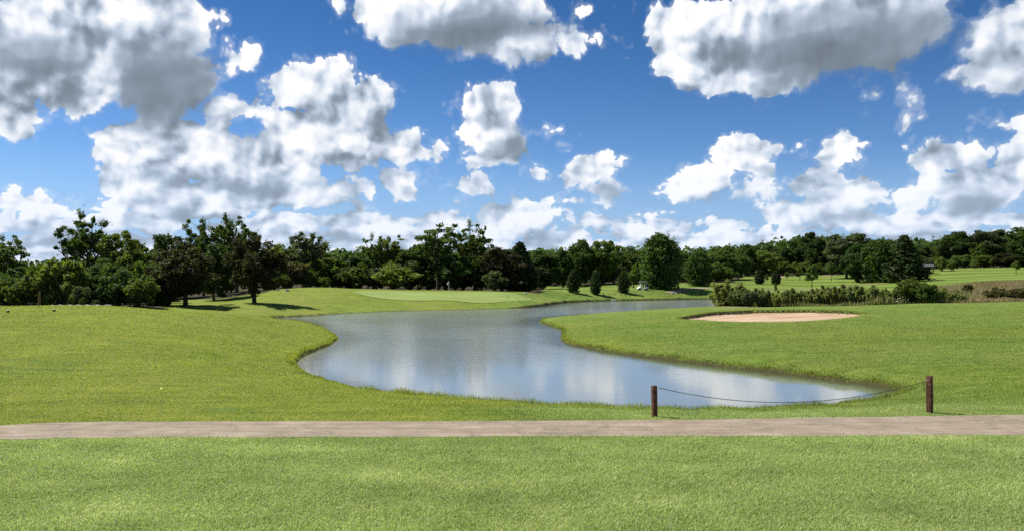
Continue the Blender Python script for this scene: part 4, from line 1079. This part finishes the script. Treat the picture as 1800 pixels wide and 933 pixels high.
# catenary, lowest at about 43 % of the span, then a short hanging tail at the right post
def chain_pts():
    lowpx = (1365, 706); low = Vector((at(lowpx[0], 25.75), 25.75, zof(lowpx[1], 25.75)))
    n = 400; P = []
    for i in range(n + 1):
        t = i / n; p = A.lerp(B, t)
        tl = (low.x - A.x) / (B.x - A.x); sag = A.lerp(B, tl).z - low.z
        k = sag / (tl * (1 - tl)); p.z -= k * t * (1 - t); P.append(p)
    return P
P = chain_pts(); L = [0.0]
for a, b in zip(P, P[1:]): L.append(L[-1] + (b - a).length)
def along(s):
    i = min(max(np.searchsorted(L, s) - 1, 0), len(P) - 2); t = (s - L[i]) / (L[i + 1] - L[i]); return P[i].lerp(P[i + 1], t), (P[i + 1] - P[i]).normalized()
mb = MB(); pitch = .050; nl = int(L[-1] / pitch)
def link_ring(c, tdir, roll, ln=.034, wd=.013, r=.0052):
    up = Vector((0, 0, 1)); sdv = tdir.cross(up).normalized() if abs(tdir.z) < .98 else Vector((1, 0, 0)); upv = sdv.cross(tdir).normalized()
    w_ = sdv * math.cos(roll) + upv * math.sin(roll)
    ring = [c + tdir * (ln * math.cos(a)) + w_ * (wd * math.sin(a)) for a in [i * math.pi / 4 for i in range(9)]]
    mb.tube(ring, r, 5, cap=False)
for i in range(nl + 1):
    c, td = along(min(i * pitch, L[-1] - 1e-4)); link_ring(c, td, .5 + (i % 2) * math.pi / 2)
for i in range(6): link_ring(B + Vector((-.07, -.02, -.02 - i * .042)), Vector((0, 0, 1)), (i % 2) * math.pi / 2)
o = mb.build('chain', M_CHAIN); tag(o, 'thin dark chain sagging between the two timber posts', 'chain')

# ------------------------------------------------------------------ golf things
M_WHITE = simple('white_paint', (.78, .78, .76), .4); M_BLACK = simple('black_plastic', (.015, .015, .017), .5); M_GREYP = simple('grey_metal', (.30, .31, .32), .35, .6)
M_SEAT = simple('beige_vinyl', (.42, .38, .30), .6); M_STONE = simple('pale_stone', (.30, .29, .26), .9, var=.3, scale=4); M_WOODB = simple('brown_timber', (.16, .105, .055), .85, scale=12)
M_GLASSY = simple('clear_acrylic', (.25, .28, .30), .1); M_ROOFG = simple('grey_shingle', (.075, .078, .08), .9); M_DARKW = simple('dark_boards', (.020, .020, .018), .9)
M_CONC = simple('pale_concrete', (.48, .47, .43), .9, var=.2, scale=3)
# flag
fx, fd = at(789, 144), 144; fz = float(height(fx, fd)[0])
e = empty('golf_flag', (fx, fd, fz)); tag(e, 'limp white flag on a pale stick standing in the putting green', 'flag')
mb = MB(); mb.tube([(0, 0, 0), (0, 0, 2.15)], .030, 8); mb.build('stick', M_WHITE, e)
mb = MB(); Vf = []; Ff = []
for i in range(7):
    for j in range(6):
        u, v = i / 6, j / 5
        Vf.append((-.03 - .34 * u * (1 - .35 * v), .04 * math.sin(5 * u + 2 * v), 2.14 - .30 * v - .42 * u ** 1.2 + .02 * math.sin(9 * u)))
for i in range(6):
    for j in range(5): a = i * 6 + j; Ff.append((a, a + 1, a + 7, a + 6))
mb.add(Vf, Ff); f = mb.build('cloth', M_WHITE, e, True); so = f.modifiers.new('thick', 'SOLIDIFY'); so.thickness = .012
mb = MB(); mb.lathe([(.0, -.02), (.07, -.02), (.07, .012), (.055, .012), (.055, -.015)], k=14); mb.build('cup', M_WHITE, e)

# golf cart, nose to the left
cd = 178; cx0 = at(1130, cd); cz = float(height(cx0, cd)[0])
e = empty('golf_cart', (cx0, cd, cz), R(188)); tag(e, 'white golf cart with a pale roof parked before the big evergreen', 'golf cart')
mb = MB()   # +x is forward
prof = [(-1.15, .32), (-1.15, .72), (-.55, .78), (-.50, .42), (.28, .42), (.42, .80), (.62, .86), (1.00, .66), (1.22, .48), (1.24, .30), (.95, .26), (-.9, .26)]
for s_, flip in ((-.58, 0), (.58, 1)): pass
Vb = [(x_, -.58, z_) for x_, z_ in prof] + [(x_, .58, z_) for x_, z_ in prof]; m_ = len(prof)
Fb = [tuple(range(m_)), tuple(range(2 * m_ - 1, m_ - 1, -1))] + [(i, i + m_, (i + 1) % m_ + m_, (i + 1) % m_) for i in range(m_)]
mb.add(Vb, Fb); b = mb.build('body', M_WHITE, e); bv = b.modifiers.new('b', 'BEVEL'); bv.width = .04; bv.segments = 2
mb = MB(); mb.box((-.05, 0, 1.86), (1.75, 1.16, .07), bev=.03); mb.build('roof', M_WHITE, e)
for (px_, py_, bx_) in ((.62, -.5, .52), (.62, .5, .52), (-.85, -.5, -.80), (-.85, .5, -.80)):
    mb = MB(); mb.tube([(px_, py_, .78), (bx_, py_, 1.84)], .025, 6); mb.build('roof_post', M_BLACK, e)
mb = MB(); mb.box((-.32, 0, .84), (.50, 1.04, .14), bev=.04); mb.build('seat', M_SEAT, e)
mb = MB(); mb.box((-.58, 0, 1.12), (.12, 1.04, .40), bev=.04); mb.build('backrest', M_SEAT, e)
mb = MB(); mb.box((.57, 0, 1.33), (.015, .98, .92), tilt=Matrix.Rotation(R(-5), 4, 'Y')); mb.build('windscreen', M_GLASSY, e)
mb = MB(); mb.tube([(.45, .25, .80), (.22, .25, 1.02)], .018, 6)
mb.tube([(.22 + .10 * math.cos(a) * .5, .25 + .17 * math.sin(a), 1.02 + .12 * math.cos(a)) for a in [i * math.pi / 6 for i in range(13)]], .014, 5, cap=False); mb.build('steering_wheel', M_BLACK, e)
for (wx_, wy_) in ((.80, -.50), (.80, .50), (-.78, -.50), (-.78, .50)):
    mb = MB(); mb.lathe([(.11, -.09), (.21, -.10), (.235, -.06), (.235, .06), (.21, .10), (.11, .09), (.11, -.09)], (wx_, wy_, .235), 16, 'Y'); w_ = mb.build('wheel', M_BLACK, e, True)
    mb = MB(); mb.lathe([(.0, -.075), (.11, -.075), (.11, .075), (.0, .075)], (wx_, wy_, .235), 12, 'Y'); mb.build('rim', M_GREYP, w_)
for sgn in (-1, 1):
    mb = MB(); mb.tube([(-1.02, .24 * sgn, .55), (-1.12, .24 * sgn, 1.28)], [.13, .15], 10); mb.build('golf_bag', M_BLACK, e)

# tee markers, short post, curb and rocks on the left
for px_, py_, lab in ((14, 549, 'dark round tee marker nearest the left edge'), (95, 547, 'dark round tee marker farther from the left edge')):
    x_, d_ = hit(px_, py_, height, 40, 69); z_ = float(height(x_, d_)[0])
    e = empty('tee_marker', (x_, d_, z_)); tag(e, lab, 'tee marker', 'tee markers on the left lawn')
    mb = MB(); mb.lathe([(.0, 0), (.05, 0), (.09, .05), (.10, .10), (.085, .15), (.05, .185), (0, .20)], k=14); mb.build('ball', M_BLACK, e, True)
    mb = MB(); mb.lathe([(.062, .172), (.05, .186), (.03, .197), (0, .204)], (0, 0, .004), k=12); mb.build('cap', M_WHITE, e, True)
d_ = 73; x_ = at(69, d_); z_ = float(height(x_, d_)[0])
e = empty('timber_post', (x_, d_, z_)); tag(e, 'short brown timber post alone behind the tee lawn', 'post')
mb = MB(); mb.box((0, 0, (zof(512, d_) - z_) / 2 - .1), (.20, .20, zof(512, d_) - z_ + .2), R(12), bev=.02); mb.build('timber', M_WOODB, e)
cpts = [(90, 84), (120, 83), (150, 81.5), (175, 80.5), (196, 80)]
PP = resample([(at(a, b), b) for a, b in cpts], 24); mb = MB(); Vc = []; Fc = []
for i_, (xq, yq) in enumerate(PP):
    zt_ = float(zof(535.3 + .5 * math.sin(i_ * 1.7), yq))
    Vc += [(xq, yq - .18, zt_ - .35), (xq, yq - .15, zt_), (xq, yq + .15, zt_), (xq, yq + .18, zt_ - .35)]
for i_ in range(len(PP) - 1):
    for j_ in range(3): a_ = i_ * 4 + j_; Fc.append((a_, a_ + 4, a_ + 5, a_ + 1))
mb.add(Vc, Fc)
o = mb.build('concrete_curb', M_CONC); tag(o, 'low pale curb line in front of the dark left wood', 'curb')
def rock(px_, d_, w_, h_, lab, seed, grp=None):
    bm = bmesh.new(); bmesh.ops.create_icosphere(bm, subdivisions=3, radius=1)
    for v in bm.verts:
        n_ = mnoise.noise(v.co * 1.3 + Vector((seed, 0, 0))) * .35 + mnoise.noise(v.co * 3.1 + Vector((seed, 5, 0))) * .12
        v.co *= 1 + n_; v.co.x *= w_ / 2; v.co.y *= w_ / 2.4; v.co.z = max(v.co.z, -.35) * h_ * .8
    me = bpy.data.meshes.new('rock'); bm.to_mesh(me); bm.free(); me.materials.append(M_STONE)
    x_ = at(px_, d_); o = link('rock', me, None, (x_, d_, float(height(x_, d_)[0]) + h_ * .2)); tag(o, lab, 'rock', grp)
rock(504, 134, .75, .40, 'pale rock on the grass right of the right purple-leaved tree', 1)
rock(488, 137, .6, .30, 'smaller pale rock beside the first, nearer the purple-leaved tree', 5)
rock(923, 150, .8, .3, 'flat pale rock at the right end of the putting green', 9)
rock(1183, 176, .8, .45, 'grey rock at the foot of the large evergreen', 13)
# white slab at the far waterline
x_, d_ = on_water(1079, 528.8); mb = MB(); mb.box((x_, d_ - .2, WZ + .16), (.85, .35, .30), R(4), bev=.03)
o = mb.build('concrete_slab', M_WHITE); tag(o, 'small white slab at the far waterline', 'slab')
# birds feeding on the far bank
for i, (px_, py_, lab) in enumerate(((1061, 517, 'leftmost'), (1069, 517.5, 'second from the left'), (1080.5, 518, 'third from the left'), (1091.5, 518.7, 'third from the right'), (1099.5, 519.2, 'second from the right'), (1107, 520.6, 'rightmost'))):
    x_, d_ = hit(px_, py_, height, 150, 200); z_ = float(height(x_, d_)[0]); sc_ = 1.0
    bm = bmesh.new(); bmesh.ops.create_uvsphere(bm, u_segments=12, v_segments=8, radius=1)
    for v in bm.verts:
        c_ = v.co.copy(); u = c_.x
        v.co = Vector((u * .19, c_.y * .085 * (1 - .25 * u), .19 + c_.z * .085 + .03 * u * u))
        if u > .55: v.co = v.co.lerp(Vector((.24 + .03 * c_.x, c_.y * .045, .31 + c_.z * .05)), min(1, (u - .55) / .3))
        if u < -.75: v.co.z += .02; v.co.y *= .5; v.co.x -= .05
    me = bpy.data.meshes.new('bird'); bm.to_mesh(me); bm.free(); me.materials.append(M_BLACK)
    for p_ in me.polygons: p_.use_smooth = True
    o = link('bird', me, None, (x_, d_, z_)); o.rotation_euler = (0, 0, (0.3, 2.6, .1, 3.3, 2.9, .5)[i]); tag(o, f'small dark bird on the far bank, {lab} of six in a row', 'bird', 'birds feeding on the far bank')
    for s_ in (-1, 1):
        mb = MB(); mb.tube([(0, .03 * s_, .13), (.01, .03 * s_, 0)], .008, 4); mb.build('leg', M_BLACK, o)
# yellow leaf on the left lawn
x_, d_ = hit(284, 685, height, 25, 40)
mb = MB(); mb.add([(0, -.07, 0), (.045, -.01, .02), (.02, .07, .03), (-.03, .065, .02), (-.05, 0, .015), (0, 0, .035)], [(0, 1, 5), (1, 2, 5), (2, 3, 5), (3, 4, 5), (4, 0, 5)])
o = mb.build('fallen_leaf', simple('yellow_leaf', (.75, .70, .28), .6), loc=(x_, d_, float(height(x_, d_)[0]) + .055)); tag(o, 'pale yellow fallen leaf on the left lawn', 'leaf')
# shed behind the ragged conifer
d_ = 262; x_ = at(1627, d_); z_ = float(height(x_, d_)[0])
e = empty('shed', (x_, d_, z_), R(-6)); tag(e, 'dark open shelter with a grey roof at the edge of the wood', 'shed')
W_, Dp, Hh = 4.2, 3.0, max(1.7, zof(469, d_) - z_)
for (px_, py_) in ((-1.95, -1.35), (1.95, -1.35), (-1.95, 1.35), (1.95, 1.35)):
    mb = MB(); mb.box((px_, py_, Hh / 2), (.16, .16, Hh)); mb.build('corner_post', M_DARKW, e)
mb = MB(); mb.box((0, 1.28, Hh / 2), (3.8, .06, Hh)); mb.box((-1.92, 0, Hh / 2), (.05, 2.5, Hh)); mb.box((0, -.9, .3), (3.7, .06, .6)); mb.build('wall', M_DARKW, e)
mb = MB(); hw, hd = 2.35, 1.75
mb.add([(-hw, -hd, Hh), (hw, -hd, Hh), (hw, hd, Hh), (-hw, hd, Hh), (-hw, 0, Hh + .85), (hw, 0, Hh + .85), (-hw, -hd, Hh + .10), (hw, -hd, Hh + .10), (hw, hd, Hh + .10), (-hw, hd, Hh + .10)],
       [(0, 3, 2, 1), (0, 1, 7, 6), (2, 3, 9, 8), (6, 7, 5, 4), (8, 9, 4, 5), (0, 6, 4, 9, 3), (1, 2, 8, 5, 7)]); mb.build('roof', M_ROOFG, e)

# far sand strips and the pale path over the far fairway
def far_sheet(name, pts, material, label, step=2.5, up=.08):
    P_ = smooth_closed([(at(a, b), b) for a, b in pts], 5); sheet_poly(name, P_, step, material, lambda x, y: height(x, y) + up, label)
far_sheet('far_sand_bunker', [(1362, 286), (1372, 284), (1382, 285), (1383, 289), (1372, 291), (1363, 289)], M_SAND, 'small pale sand bunker at the top of the far fairway')
far_sheet('far_sand_strip', [(1445, 288), (1458, 285), (1472, 287), (1472, 292), (1458, 293), (1446, 292)], M_SAND, 'pale sand strip beyond the slender young tree')
def ribbon(name, pts, wid, material, label):
    q = np.array([(at(a, b), b) for a, b in pts]); q = resample(q, 40); tdir = np.gradient(q, axis=0); tdir /= np.linalg.norm(tdir, axis=1)[:, None]
    nrm = np.stack([-tdir[:, 1], tdir[:, 0]], 1); P_ = np.vstack([q + nrm * wid / 2, (q - nrm * wid / 2)[::-1]])
    sheet_poly(name, P_, 3.0, material, lambda x, y: height(x, y) + .05, label)
ribbon('far_cart_path', [(1175, 176), (1215, 184), (1290, 193), (1380, 204), (1480, 214), (1560, 222), (1625, 224)], 2.0, M_PATH, 'thin pale cart path crossing the far fairway')
